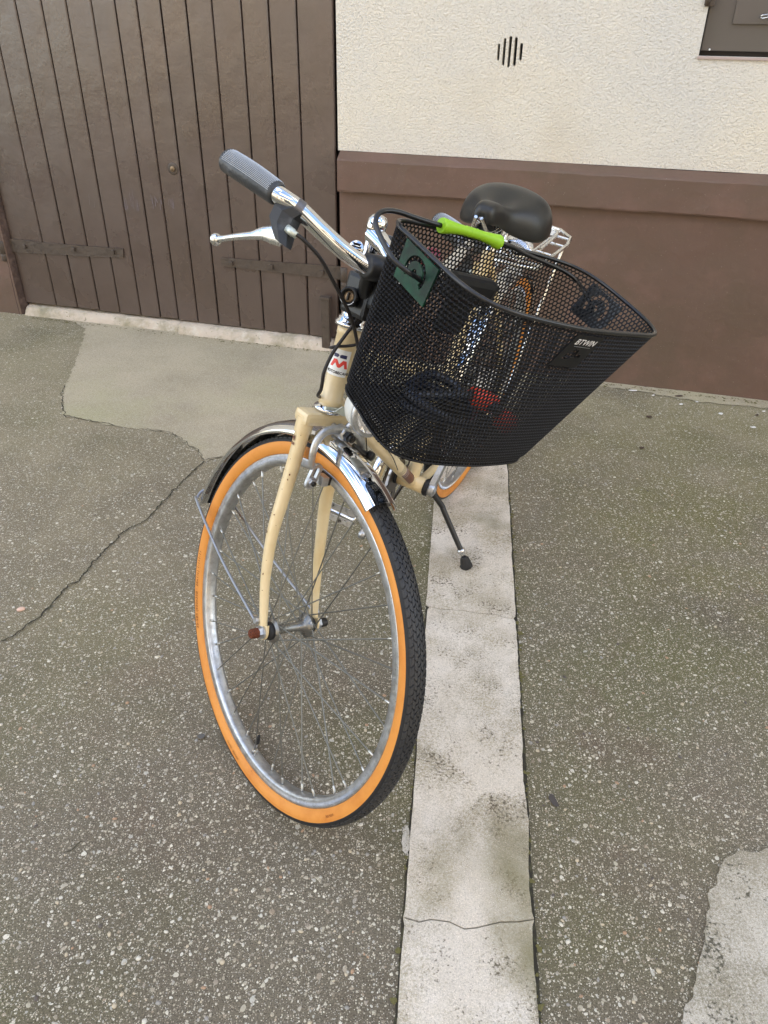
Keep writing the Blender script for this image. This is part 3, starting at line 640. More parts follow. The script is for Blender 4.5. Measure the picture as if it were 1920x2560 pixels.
def wheel(C, N_, F_, nm, valve_angle=None, txt=True, OLD=.05):
    """C centre, N_ axle direction (rider's left), F_ forward in plane"""
    U_ = N_.cross(F_)*-1
    if U_.z < 0: U_ = -U_
    root = empty(nm, C, bike)
    def P(r_, t, l): return C+(F_*math.cos(t)+U_*math.sin(t))*r_+N_*l
    def ring(prof, seg, mats_idx, smooth=True, closed=True):
        vs_ = []; k_ = len(prof)
        for i in range(seg):
            t = 2*math.pi*i/seg
            for (l, r_) in prof: vs_.append(P(r_, t, l))
        fs = []; mi = []
        for i in range(seg):
            for j in range(k_ if closed else k_-1):
                jn = (j+1) % k_; ii = (i+1) % seg; fs.append((i*k_+j, i*k_+jn, ii*k_+jn, ii*k_+j)); mi.append(mats_idx[j])
        m_ = MB(); m_.add(vs_, fs, 0, smooth); m_.m = mi; return m_
    half = [(.0098, .2955), (.0135, .2985), (.0168, .3040), (.0186, .3100), (.0184, .3155), (.0176, .3178), (.0178, .3186), (.0162, .3225), (.0122, .3256), (.0062, .3272)]
    prof = [(-l, r_) for l, r_ in half]+[(0, .3276)]+[(l, r_) for l, r_ in reversed(half)]
    k_ = len(prof); mi = [1 if (j < 5 or k_-2-5 < j < k_-1) else 0 for j in range(k_)]
    ty = ring(prof, 180, mi).obj('tyre', root, [M_black_rubber, M_gum])
    # tread blocks: raised zig-zag blocks all round
    m_ = MB(); nb = 150
    def arc(l):   # radius of tyre surface at lateral l
        hs = [(0, .3276)]+[(b, a) for (b, a) in [(x[0], x[1]) for x in reversed(half)]]
        for q in range(len(hs)-1):
            if hs[q][0] <= abs(l) <= hs[q+1][0]:
                t = (abs(l)-hs[q][0])/(hs[q+1][0]-hs[q][0]); return hs[q][1]*(1-t)+hs[q+1][1]*t
        return .3186
    for row, lc in enumerate((-.0130, -.0078, -.0026, .0026, .0078, .0130)):
        for i in range(nb):
            t0 = 2*math.pi*(i+.5*(row % 2))/nb; dt_ = 2*math.pi/nb*.40; hw_ = .00235; sk = dt_*.35*(1 if row % 2 else -1)
            pts_ = [(lc-hw_, t0-dt_+sk), (lc, t0-dt_*1.25), (lc+hw_, t0-dt_-sk), (lc+hw_, t0+dt_-sk), (lc, t0+dt_*.75), (lc-hw_, t0+dt_+sk)]
            top = [P(arc(l)+.0016, t, l*.99) for l, t in pts_]; bot = [P(arc(l)-.0004, t, l) for l, t in pts_]
            m_.add(top+bot, [(0, 1, 2, 3, 4, 5)]+[(q, 6+q, 6+(q+1) % 6, (q+1) % 6) for q in range(6)], 0, False)
    tb = m_.obj('tread_blocks', root, M_tread); tb['kind'] = 'stuff'
    # rim
    rp_ = [(-.0118, .2975), (-.0122, .2950), (-.0118, .2855), (-.0108, .2815), (-.0060, .2800), (0, .2796), (.0060, .2800), (.0108, .2815), (.0118, .2855), (.0122, .2950), (.0118, .2975), (.0100, .2965), (-.0100, .2965)]
    rm = ring(rp_, 144, [0]*len(rp_)).obj('rim', root, M_alu)
    # knurled brake track on both faces
    m_ = MB()
    for sgn in (-1, 1):
        for i in range(720):
            t = 2*math.pi*i/720; d_ = .0035
            m_.add([P(.2860, t, sgn*.01185), P(.2860, t+.0028, sgn*.01185), P(.2945, t+.0028+.012, sgn*.0124), P(.2945, t+.012, sgn*.0124), P(.2902, t+.0075, sgn*.0127)], [(0, 1, 4), (1, 2, 4), (2, 3, 4), (3, 0, 4)], 0, False)
    kb = m_.obj('knurling', root, M_alu); kb['kind'] = 'stuff'
    # hub
    m_ = MB(); h = .034
    m_.lathe(C-N_*h, N_, [(-.012, .0), (-.012, .010), (-.009, .013), (-.003, .0145), (-.001, .0215), (.0015, .0215), (.004, .0135), (.012, .0088), (h, .0078), (2*h-.012, .0088), (2*h-.004, .0135), (2*h-.0015, .0215), (2*h+.001, .0215), (2*h+.003, .0145), (2*h+.009, .013), (2*h+.012, .010), (2*h+.012, 0)], 28, 0)
    hub = m_.obj('hub', root, mat('dark_worn_steel_'+nm, (.26, .26, .25), .34, .9, roughvar=(120, .2, .5)))
    for sg in (-1, 1):
        m_ = MB(); m_.lathe(C+N_*sg*(h+.003), N_*sg, [(0, .0150), (.004, .0156), (.009, .0140), (.0105, .010)], 22); m_.obj('dust_cap', hub, M_black_rubber)
    m_ = MB(); m_.lathe(C-N_*(OLD+.028), N_, [(0, .0030), (.001, .0043), (2*OLD+.056-.001, .0043), (2*OLD+.056, .0030)], 12, 0); m_.obj('axle', root, M_rust)
    for sg in (-1, 1):
        m_ = MB(); c0 = C+N_*sg*(OLD+.004); m_.lathe(c0, N_*sg, [(0, .0118), (.0025, .0118)], 20, 1, False); m_.lathe(c0+N_*sg*.0025, N_*sg, [(0, .0105), (.006, .0102), (.007, .009)], 6, 1, False)
        m_.lathe(c0+N_*sg*.0085, N_*sg, [(0, .0088), (.013, .0080), (.0145, .0068), (.0145, .0035), (.008, .003)], 16, 0, False)
        m_.obj('axle_nut', root, [M_rust, M_alu] if sg < 0 else [mat('dark_nut', S((60, 58, 56)), .5, .8), M_alu])
    # spokes: one mesh, copied
    a0, r0, r1 = R(54), .0195, .2785
    chord = math.sqrt(r0*r0+r1*r1-2*r0*r1*math.cos(a0)); spk_len = math.sqrt(chord**2+(h-.004)**2)
    m_ = MB(); m_.tube([V(0, 0, 0), V(0, 0, spk_len)], .00125, 6, 0); m_.lathe(V(0, 0, spk_len-.0115), V(0, 0, 1), [(0, .0017), (.0015, .0023), (.0115, .0023), (.0125, .0016)], 8, 1)
    me = bpy.data.meshes.new('spoke'); me.from_pydata([tuple(x) for x in m_.v], [], m_.f); me.materials.append(M_spoke); me.materials.append(M_nipple); me.polygons.foreach_set('material_index', m_.m); me.polygons.foreach_set('use_smooth', m_.sm)
    for i in range(36):
        sg = -1 if i % 2 else 1; k = i//2; th = 2*math.pi*k/18+(2*math.pi/36 if sg > 0 else 0); dirn = 1 if k % 2 else -1
        ph = 2*math.pi*i/36+.02
        A = P(r0, ph-dirn*a0, sg*h); Bp = P(r1, ph, sg*.004)
        sp = bpy.data.objects.new('spoke', me); COL.objects.link(sp); sp.parent = root
        d = (Bp-A); rot = d.to_track_quat('Z', 'Y').to_matrix().to_4x4(); sp.matrix_basis = Matrix.Translation(A-C) @ rot @ Matrix.Diagonal((1, 1, d.length/spk_len, 1))
    if valve_angle is not None:
        m_ = MB(); p0 = P(.2775, valve_angle, 0); ax = (C-p0).normalized()
        m_.hexnut(p0, ax, .003, .0062, 0); m_.lathe(p0, ax, [(.003, .0028), (.020, .0028), (.021, .0024)], 12, 0); m_.lathe(p0+ax*.019, ax, [(0, .0042), (.002, .0046), (.010, .0044), (.014, .003), (.018, .0026), (.019, .001)], 14, 1)
        m_.obj('valve', root, [M_chrome_worn, M_black_rubber])
    return root, P
ULF = ES
fw, PW = wheel(PF, EL, EF, 'front_wheel', valve_angle=R(-90.5))
# lettering moulded on the near (rider's right) sidewall
def sidewall_text(txt, tc_, size, name='sidewall_lettering', flip=False):
    vs_, fs = text_mesh(txt, size, 0, 0)
    m_ = MB(); vv = []
    for p in vs_:
        t = tc_-p.x/.3095*(-1 if flip else 1); r_ = .3082+(p.y)*(1 if not flip else -1)
        l = -.0190+max(0, .3060-r_)*.42+max(0, r_-.313)*.12
        vv.append(PW(r_, t, l))
    m_.add(vv, fs, 0, False); o_ = m_.obj(name, fw, M_gumtext); return o_
sidewall_text('35-584 (650x35B - 26x1\u00bd) 1-111-11', R(199), .0108)
sidewall_text('(650x35B - 26x1\u00bd)', R(262), .006)
sidewall_text('(650x35B)', R(322), .0055)

# fork
fork = empty('fork', Sx(0, 0, .2), bike)
def bl(z): return -.05+.05*max(0, (.23-z)/.23)**2
for sg in (-1, 1):
    m_ = MB(); P = []; rr = []
    for z, l, r_ in ((.010, .0515, .0062), (.035, .0515, .0072), (.09, .052, .0082), (.16, .0495, .0096), (.22, .0435, .0106), (.29, .0395, .0112), (.345, .0380, .0116), (.362, .0375, .0118)):
        P.append(Sx(bl(z), sg*l, z)); rr.append(r_)
    m_.tube(P, rr, 18, n=5, oval=(EF, 1.12)); m_.obj('fork_blade', fork, M_cream)
    m_ = MB(); outl = []
    for k in range(9): t = math.pi*(1+k/8); outl.append((.0125*math.cos(t), .0135*math.sin(t)))
    outl += [(.0125, .004), (.0085, .018), (.004, .014), (-.004, .014), (-.010, .021), (-.018, .021), (-.0215, .014), (-.0165, .009)]
    m_.plate(outl, [], .004, lambda x, y, d, sg=sg: Sx(x, sg*(.0515)-.002+d, y)); m_.obj('dropout', fork, M_cream)
m_ = MB(); m_.box(Sx(-.0495, 0, .3665), EL*.0500, EF*.0180, ES*.0105, 0, .0068); m_.tube([Sx(-.05, 0, .36), Sx(-.05, 0, .3795)], .0170, 24)
for sg in (-1, 1): m_.tube([Sx(-.0495, sg*.0385, .342), Sx(-.0495, sg*.0385, .366)], .0135, 18, oval=(EF, 1.12))
m_.obj('fork_crown', fork, M_cream)
rng = random.Random(2); m_ = MB()
for k in range(22):
    z = .02+.33*rng.random()**.8; a = -1.2+2.2*rng.random(); rb = float(np.interp(z, [0, .09, .22, .36], [.0066, .0084, .0108, .0120])); lb = float(np.interp(z, [0, .09, .16, .22, .29, .36], [.0515, .052, .0495, .0435, .0395, .0378]))
    ctr = Sx(bl(z), -lb, z); nrm = (-EL*math.cos(a)+EF*math.sin(a)).normalized(); tg = nrm.cross(ES).normalized(); r_ = .0006+.0014*rng.random()**2
    q = ctr+nrm*(rb*1.02+.0002+ (.12*rb*abs(math.sin(a)))); m_.add([q+tg*r_*math.cos(t)*(.6+.6*rng.random())+ES*r_*1.5*math.sin(t)*(.6+.6*rng.random()) for t in np.linspace(0, 5.2, 6)], [(0, 1, 2, 3, 4, 5)], 0, False)
pc_ = m_.obj('paint_chips', fork, M_rust); pc_['kind'] = 'stuff'
for j, (t_, s_, zz) in enumerate((('M', .012, .330), ('BCM', .0055, .321))):
    vs_, fs = text_mesh(t_, s_, 0, .0003); m_ = MB()
    m_.add([Sx(-.0495+(.0128)*math.sin(-p.x/.0128-.15), -.0392-(.0122)*math.cos(-p.x/.0128-.15), zz+p.y) for p in vs_], fs, 0, False); m_.obj('fork_decal', fork, M_brown_sticker)
# headset and head tube (on the steering axis)
m_ = MB(); m_.lathe(Sx(-.05, 0, .3765), ES, [(0, .0175), (.001, .0225), (.003, .0242), (.006, .0245), (.0085, .0225), (.0105, .0190), (.012, .0175)], 36); m_.obj('lower_headset', bike, M_chrome)
m_ = MB(); m_.lathe(Sx(-.05, 0, .3880), ES, [(0, .0184), (.012, .0184), (.0128, .0172), (.112, .0172), (.1128, .0184), (.1240, .0184)], 40); ht = m_.obj('head_tube', bike, M_cream)
m_ = MB(); m_.lathe(Sx(-.05, 0, .5118), ES, [(0, .0180), (.001, .0235), (.004, .0250), (.007, .0240), (.010, .0205), (.014, .0210), (.015, .0185), (.020, .0170), (.026, .0165), (.028, .0125)], 36); m_.obj('upper_headset', bike, M_chrome)
# head badge
def onhead(x, z, r_=.01745, a0=-1.02):     # angle 0 = forward, negative = rider's right
    a = a0+x/.0172; return Sx(-.05+r_*math.cos(a), r_*math.sin(a), z)
def headgrid(x0, x1, z0, z1, r_, n_=10, sk=0):
    m_ = MB(); vs_ = []
    for i in range(n_+1):
        x = x0+(x1-x0)*i/n_; vs_ += [onhead(x, z0, r_), onhead(x+sk, z1, r_)]
    m_.add(vs_, [(2*i, 2*i+2, 2*i+3, 2*i+1) for i in range(n_)], 0, True); return m_
m_ = headgrid(-.019, .019, .438, .479, .0175, 14); bd = m_.obj('head_badge', bike, M_white_label)
BA = -.52
def headtext(t_, s_, z, mt, bold=0.0, x0=0.0, sh_=0.0):
    vs_, fs = fine(*text_mesh(t_, s_, sh_, bold), .0018); m_ = MB(); m_.add([onhead(x0+p.x, z+p.y, .0177) for p in vs_], fs, 0, False); return m_.obj('badge_lettering', bd, mt)
headtext('MOTOBECANE', .0058, .4435, M_blackprint, .0002, .004)
mm = MB()
for pts_ in ([(-.0135, 0), (-.0085, .012), (-.003, .012), (.0015, .0055), (.006, .012), (.0115, .012), (.0155, 0), (.0105, 0), (.0085, .0065), (.0030, .0), (-.0005, .0), (-.0050, .0065), (-.0085, 0)],):
    a_, b_ = fine(*flat_poly(pts_), .0018); mm.add([onhead(p.x+.003, .4515+p.y, .0177) for p in a_], b_, 0, False)
mm.obj('badge_emblem', bd, M_red)
mm = MB()
for pts_ in ([(-.010, 0), (-.0105, .0055), (-.003, .0055), (-.001, .003), (-.0035, 0)], [(.0005, .0), (-.0005, .0035), (.002, .0055), (.0105, .0055), (.0105, .0)]):
    a_, b_ = fine(*flat_poly(pts_), .0018); mm.add([onhead(p.x+.003, .4665+p.y, .0177) for p in a_], b_, 0, False)
mm.obj('badge_emblem', bd, M_navy)
# frame tubes
frame = empty('frame', Bx(.5, 0, .4), bike)
BBp = V(.43, 0, .252)
def ft(nm, a, b, r_, mt=M_cream, seg=20): m_ = MB(); m_.tube([Bx(*a), Bx(*b)], r_, seg); return m_.obj(nm, frame, mt)
dt = ft('down_tube', (.948, 0, .700), (.445, 0, .264), .0142)
ft('upper_tube', (.925, 0, .770), (.335, 0, .500), .0125)
ft('seat_tube', (.43, 0, .262), (.252, 0, .775), .0142)
m_ = MB(); m_.lathe(Bx(.43, -.034, .252), BY, [(0, .017), (.001, .0195), (.067, .0195), (.068, .017)], 28); m_.obj('bottom_bracket', frame, M_cream)
for sg in (-1, 1):
    m_ = MB(); m_.tube([Bx(.41, sg*.018, .252), Bx(.28, sg*.036, .275), Bx(.12, sg*.052, .305), Bx(0, sg*.060, .3275)], [.0105, .0100, .0085, .0070], 14, n=5); m_.obj('chain_stay', frame, M_cream)
    m_ = MB(); m_.tube([Bx(.262, sg*.018, .745), Bx(.13, sg*.048, .535), Bx(0, sg*.060, .3275)], [.0075, .0080, .0065], 14, n=5); m_.obj('seat_stay', frame, M_cream)
for sg in (-1, 1):
    m_ = MB(); m_.lathe(Bx(.43, sg*.034, .252), BY*sg, [(0, .0185), (.004, .0215), (.011, .0215), (.0125, .015), (.012, .008)], 14, 0, False); m_.obj('bearing_cap', frame, M_black_rubber)
# decals on the down tube
dta = Bx(.948, 0, .700); dtb = Bx(.445, 0, .264); dtd = (dtb-dta); dtL = dtd.length; dtd = dtd.normalized(); dty = BY.copy(); dtz = dtd.cross(dty).normalized()
if dtz.z < 0: dtz = -dtz
def ondt(s_, a, r_): return dta+dtd*s_+(dtz*math.cos(a)+dty*math.sin(a))*r_
m_ = MB()
def dring(s0, s1, r_, mi, a0=-1.9, a1=1.9):
    n_ = 18; vs_ = []
    for i in range(n_+1): a = a0+(a1-a0)*i/n_; vs_ += [ondt(s0, a, r_), ondt(s1, a, r_)]
    m_.add(vs_, [(2*i, 2*i+1, 2*i+3, 2*i+2) for i in range(n_)], mi, True)
dring(dtL-.118, dtL-.024, .01435, 0, -2.6, 2.6)
for s_ in (.148, .139, .130): dring(dtL-s_, dtL-s_+.0018, .01435, 1, -2.6, 2.6)
for s_ in (.116, .106, .094): dring(dtL-s_, dtL-s_+.0014, .01450, 2, -2.6, 2.6)
m_.obj('sticker', dt, [M_brown_sticker, M_blackprint, M_whiteprint])
vs_, fs = fine(*text_mesh('MOTOBECANE', .026, .15, .0006), .003); m_ = MB(); m_.add([ondt(.335+p.x, .25+(p.y)/.0145, .01440) for p in vs_], fs, 0, False); m_.obj('frame_lettering', dt, M_blackprint)
# chain set
cr = empty('crankset', Bx(.43, 0, .252), bike)
cd = V(.075, 0, -.123).normalized(); 
for sg, nm, dd in ((-1, 'crank_arm', cd), (1, 'crank_arm', -cd)):
    c0 = Bx(.43, sg*.052, .252); c1 = Bx(.43+dd.x*.168, sg*.066, .252+dd.z*.168); dv = (c1-c0).normalized(); sd_ = dv.cross(BY).normalized()
    m_ = MB(); n_ = 8; vs_ = []
    for i in range(n_+1):
        t = i/n_; c_ = c0.lerp(c1, t); wv = .0135*(1-t)+.0095*t; hv = .0075*(1-t)+.006*t
        for (x, y) in ((-1, -1), (-.55, -1.1), (.55, -1.1), (1, -1), (1, .8), (.4, .55), (-.4, .55), (-1, .8)):
            vs_.append(c_+sd_*x*wv+BY*(sg*y*hv))
    fs = [(i*8+k, i*8+(k+1) % 8, (i+1)*8+(k+1) % 8, (i+1)*8+k) for i in range(n_) for k in range(8)]+[tuple(range(7, -1, -1)), tuple(range(n_*8, n_*8+8))]
    m_.add(vs_, fs, 0, False)
    m_.lathe(c0-BY*sg*.012, BY*sg, [(0, .0165), (.020, .0165), (.022, .014)], 20, 0); m_.lathe(c1-BY*sg*.007, BY*sg, [(0, .0125), (.014, .0125)], 18, 0)
    m_.lathe(c0+BY*sg*.008, BY*sg, [(0, .009), (.004, .009), (.004, .006)], 6, 1, False)
    m_.obj(nm, cr, [M_alu, M_alu])
m_ = MB(); NT = 46; outl = []
for i in range(NT*2): a = math.pi*i/NT; r_ = .0945 if i % 2 == 0 else .0895; outl.append((r_*math.cos(a), r_*math.sin(a)))
holes = []
for q in range(5):
    a = 2*math.pi*q/5+.3; P = []
    for k in range(9): t = a-.42+.84*k/8; P.append((.076*math.cos(t), .076*math.sin(t)))
    for k in range(9): t = a+.42-.84*k/8; P.append((.045*math.cos(t), .045*math.sin(t)))
    holes.append(P)
m_.plate(outl, holes, .003, lambda x, y, d: Bx(.43+x, -.0435+d, .252+y)); m_.obj('chainring', cr, mat('dark_steel', S((88, 84, 80)), .4, .8))
# pedals
M_pedal = mat('pedal_plate', S((168, 166, 160)), .35, .5, var=[(90, S((70, 66, 60)), .52, .66, 4)])
def pedal(c_, sg, ang):
    m_ = MB(); root = empty('pedal', c_, bike)
    ex = (BX*math.cos(ang)+BZ*math.sin(ang)); ez = ex.cross(BY).normalized()
    m_.lathe(c_-BY*.045, BY, [(0, .0085), (.008, .0085), (.012, .0062), (.078, .0062), (.084, .0095), (.088, .0095), (.092, .006)], 16, 0); m_.obj('spindle', root, M_chrome)
    for sx in (-1, 1):
        m_ = MB(); m_.box(c_+ex*sx*.031+BY*.002, BY*.044, ez*.0080, ex*.0022, 0, .0008)
        for q in range(4): m_.box(c_+ex*sx*.0325+BY*(-.03+.02*q), BY*.006, ez*.0045, ex*.0030, 0, .0008)
        m_.obj('cage_side', root, M_pedal)
    for sy in (-1, 1):
        m_ = MB(); m_.box(c_+BY*(.045*sy), ex*.032, ez*.006, BY*.0016, 0, .0006); m_.obj('cage_end', root, M_pedal)
pedal(Bx(.507, -.140, .129), -1, .25); pedal(Bx(.353, .124, .375), 1, -.3)
# chain guard, painted, with chrome edge
m_ = MB(); gp = [(.548, .262), (.542, .300), (.520, .335), (.485, .352), (.43, .356), (.2, .378), (.02, .380), (.02, .352), (.2, .345), (.40, .325), (.46, .318), (.497, .300), (.512, .272), (.505, .235), (.53, .232)]
m_.plate(gp, [], .0012, lambda x, y, d: Bx(x, -.062+d, y)); m_.plate([(.548, .262), (.542, .300), (.520, .335), (.485, .352), (.43, .356), (.2, .378), (.02, .380), (.02, .3785), (.2, .3765), (.43, .3545), (.484, .3505), (.5185, .334), (.5405, .2995), (.5465, .262)], [], .022, lambda x, y, d: Bx(x, -.062+d, y))
m_.obj('chain_guard', bike, M_cream)
m_ = MB(); m_.tube([Bx(.555, -.053, .22), Bx(.560, -.053, .262), Bx(.553, -.053, .304), Bx(.528, -.053, .343), Bx(.49, -.053, .362)], .0065, 12, n=5, oval=(BY, 1.7)); m_.obj('chain_guard_trim', bike, M_chrome)
m_ = MB()
for z0 in (.340, .162): 
    for k in range(62):
        x = .43-.0075*k; zz = z0+(.3275+.03-.340 if z0 > .3 else .3275-.03-.162)*k/62
        m_.box(Bx(x, -.0420, zz), BX*.0036, BY*.003, BZ*.0034)
ch = m_.obj('chain', bike, mat('oily_chain', S((60, 54, 48)), .5, .7)); ch['kind'] = 'stuff'
# rear wheel
rw, _ = wheel(Bx(0, 0, .3275), BY, BX, 'rear_wheel', OLD=.058)
m_ = MB(); m_.lathe(Bx(0, -.036, .3275), -BY, [(0, .034), (.012, .030)], 24, 0, False); m_.obj('sprocket', rw, M_chrome_worn)
# kickstand
ks = empty('kickstand', Bx(.37, .03, .22), bike)
foot = gpt(1171, 1425)+V(0, 0, .006)
m_ = MB(); k0 = Bx(.385, .045, .213); k1 = Bx(.372, .073, .178); kd = foot-k1; k2 = k1+kd*.72
m_.tube([k0, k1, k1+kd*.12, k2], [.0075, .0075, .0072, .0068], 14, n=6); m_.obj('leg', ks, mat('chipped_black_paint', (.016, .016, .017), .4, var=[(60, S((120, 70, 44)), .68, .74, 3)]))
m_ = MB(); m_.lathe(k2-kd.normalized()*.006, kd, [(0, .0075), (.001, .0105), (.008, .0108), (.010, .0090), (.014, .0060), (.034, .0055)], 18); m_.obj('collar', ks, M_alu_bright)
m_ = MB(); kk = kd.normalized(); side = kk.cross(BX).normalized(); bot = foot
st_ = k2+kk*.018; vs_ = []; kx = kk.cross(side).normalized(); LL = (foot-st_).length
for i, (t, hx, hy, sh_) in enumerate(((0, .0085, .0085, 0), (.10, .0115, .0105, 0), (.5, .0145, .012, .002), (.80, .0190, .014, .006), (1.0, .0225, .0145, .011), (1.04, .0200, .012, .0115))):
    c_ = st_+kk*LL*t+side*sh_
    for a in range(8):
        an = 2*math.pi*(a+.5)/8; vs_.append(c_+kx*math.cos(an)*hy+side*math.sin(an)*hx)
m_.add(vs_, [(i*8+k, i*8+(k+1) % 8, (i+1)*8+(k+1) % 8, (i+1)*8+k) for i in range(5) for k in range(8)]+[tuple(range(7, -1, -1)), tuple(range(40, 48))], 0, False); m_.obj('rubber_foot', ks, M_black_rubber)
m_ = MB(); m_.box(Bx(.378, .018, .218), BX*.018, BY*.030, BZ*.006, 0, .002); m_.obj('clamp', ks, M_black_plastic)
# mudguards
def mudguard(PP, a0, a1, nm, rr=.3505, hw_=.0275, rf=None):
    m_ = MB(); n_ = 70; prof = [(-hw_, -.0215), (-hw_-.0006, -.0200), (-hw_*.93, -.0130), (-hw_*.72, -.0060), (-hw_*.40, -.0015), (-hw_*.12, 0), (0, .0012), (hw_*.12, 0), (hw_*.40, -.0015), (hw_*.72, -.0060), (hw_*.93, -.0130), (hw_+.0006, -.0200), (hw_, -.0215)]
    pin = [(l*.975, r_-.0010) for l, r_ in reversed(prof)]; pr = prof+pin; k_ = len(pr); vs_ = []
    for i in range(n_+1):
        t = a0+(a1-a0)*i/n_
        rq = rf(math.degrees(t)) if rf else rr
        for (l, r_) in pr: vs_.append(PP(rq+r_, t, l))
    fs = [(i*k_+j, i*k_+(j+1) % k_, (i+1)*k_+(j+1) % k_, (i+1)*k_+j) for i in range(n_) for j in range(k_)]
    m_.add(vs_, fs, 0, True)
    for i in (0, n_): m_.add([vs_[i*k_+q] for q in range(k_)], [(q, q+1, k_-2-q, k_-1-q) for q in range(len(prof)-1)], 0, False)
    return m_.obj(nm, bike, M_chrome)
mudguard(PW, R(66), R(170.5), 'mudguard', rf=lambda a: float(np.interp(a, [66, 80, 92, 105, 130, 171], [.3415, .3465, .3505, .3525, .3545, .3590])))
CR = Bx(0, 0, .3275); RU = BY.cross(BX)*-1
if RU.z < 0: RU = -RU
def PR(r_, t, l): return CR+(BX*math.cos(t)+RU*math.sin(t))*r_+BY*l
mudguard(PR, R(15), R(205), 'mudguard')
# stays
for sg in (-1, 1):
    m_ = MB(); m_.tube([PW(.3605, R(165), 0)+EL*sg*.006, PW(.3615, R(166), sg*.018), PW(.352, R(167), sg*.029), PW(.335, R(167), sg*.036), PW(.18, R(168), sg*.050), PW(.022, R(150), sg*.060)], .0026, 10, n=5); m_.obj('mudguard_stay', bike, mat('grey_stay_%d' % (sg+1), S((150, 152, 158)), .35, .8))
    m_ = MB(); m_.hexnut(PW(.021, R(135), sg*.054), EL*sg, .010, .0062); m_.obj('stay_bolt', bike, M_alu)
# side-pull brake
bk_ = empty('brake_caliper', Sx(.01, 0, .36), bike)
m_ = MB(); m_.tube([Sx(-.028, 0, .362), Sx(.020, 0, .362)], .0045, 12); m_.lathe(Sx(-.006, -.004, .363), EF, [(0, .011), (.018, .011), (.020, .010), (.022, .0085)], 20, 0); m_.hexnut(Sx(.016, -.004, .363), EF, .009, .0085, 1); m_.lathe(Sx(.025, -.004, .363), EF, [(0, .0062), (.006, .0062), (.007, .0045), (.004, .003)], 16, 1)
m_.obj('pivot_bolt', bk_, [M_alu, M_black_plastic])
m_ = MB(); m_.tube([Sx(.004, -.002, .364), Sx(.008, -.020, .369), Sx(.010, -.040, .3665), Sx(.012, -.0530, .3530), Sx(.014, -.0570, .3350), Sx(.014, -.0545, .318), Sx(.014, -.0500, .308)], [.0095, .0075, .0068, .0065, .0062, .0055, .0050], 14, n=5, oval=(EF, .8)); m_.obj('arm', bk_, M_alu)
def slotp(c_, h, r_, hr): 
    o1 = [(r_*math.cos(math.pi*k/8), h+r_*math.sin(math.pi*k/8)) for k in range(9)]+[(r_*math.cos(math.pi+math.pi*k/8), -h+r_*math.sin(math.pi+math.pi*k/8)) for k in range(9)]
    o2 = [(hr*math.cos(math.pi*k/8), h+hr*math.sin(math.pi*k/8)) for k in range(9)]+[(hr*math.cos(math.pi+math.pi*k/8), -h+hr*math.sin(math.pi+math.pi*k/8)) for k in range(9)]
    return o1, o2
o1, o2 = slotp(0, .0115, .0092, .0042)
m_ = MB(); m_.plate(o1, [o2], .006, lambda x, y, d: Sx(.019-d, -.0465+x*.95+y*.22, .2955+y)); m_.hexnut(Sx(.019, -.050, .2870), EF, .006, .0065, 0); m_.lathe(Sx(.019, -.050, .2870), EF, [(0, .0085), (.0015, .0085)], 16, 0); m_.lathe(Sx(.0245, -.050, .2870), EF, [(0, .0040), (.0035, .0038)], 10, 1); m_.obj('slotted_end', bk_, [M_alu, M_black_plastic])
for sg in (-1, 1):
    m_ = MB(); c_ = Sx(.006, sg*.0195, .2905); tdir = (PW(.29, R(84), 0)-PW(.29, R(95), 0)).normalized()
    m_.box(c_+EL*sg*.004, tdir*.020, EL*.0055, ES*.0065, 0, .001); m_.box(c_+EL*sg*.010+tdir*.012, tdir*.009, EL*.006, ES*.0075, 1, .001); m_.obj('brake_pad', bk_, [M_black_rubber, M_alu])
m_ = MB(); m_.tube([Sx(-.002, .004, .364), Sx(.002, .022, .363), Sx(.003, .036, .350), Sx(.003, .044, .330), Sx(.003, .042, .306), Sx(.005, .032, .294)], [.0095, .0085, .0075, .0068, .0060, .0050], 14, n=5, oval=(EF, .8)); m_.tube([Sx(-.002, .008, .366), Sx(.002, .014, .382), Sx(.004, .024, .396)], [.007, .0055, .005], 12, n=4); m_.obj('arm', bk_, M_alu)
m_ = MB(); m_.tube([Sx(.01, .018, .345), Sx(.015, .034, .336), Sx(.022, .044, .334)], [.0045, .005, .0055], 10, n=3); m_.lathe(Sx(.020, .044, .334), EF+EL*.4, [(0, .0075), (.008, .0075), (.010, .006)], 14); m_.tube([Sx(.008, .024, .398), Sx(.018, .043, .336)], .0009, 6); m_.obj('cable_anchor', bk_, M_black_plastic)
# headlamp on its bracket
hl = empty('headlamp', Sx(.05, 0, .42), bike)
m_ = MB(); m_.plate([(-.040, .000), (-.030, .010), (.0, .008), (.030, .003), (.040, -.008), (.034, -.016), (.0, -.006), (-.028, -.004)], [], .0025, lambda x, y, d: Sx(-.012+.022*(x+.04)/.08+d, x+.022, .3905+y)); m_.lathe(Sx(.010, .028, .388), EF, [(0, .0045), (.005, .0045)], 12, 1); m_.tube([Sx(-.02, -.03, .392), Sx(-.02, .02, .389)], .003, 8); m_.obj('bracket', hl, [M_bracket, M_alu])
m_ = MB(); m_.lathe(Sx(.014, -.004, .417), EF, [(-.004, .004), (-.002, .013), (.006, .024), (.018, .031), (.034, .0345), (.040, .0350)], 36, 0); m_.lathe(Sx(.054, -.004, .417), EF, [(0, .0350), (.002, .0372), (.008, .0372), (.010, .034)], 36, 1); m_.lathe(Sx(.061, -.004, .417), EF, [(0, .033), (.004, .030), (.007, .018), (.0075, 0)], 30, 2)
m_.obj('lamp_shell', hl, [M_white_plastic, M_alu, M_glass])
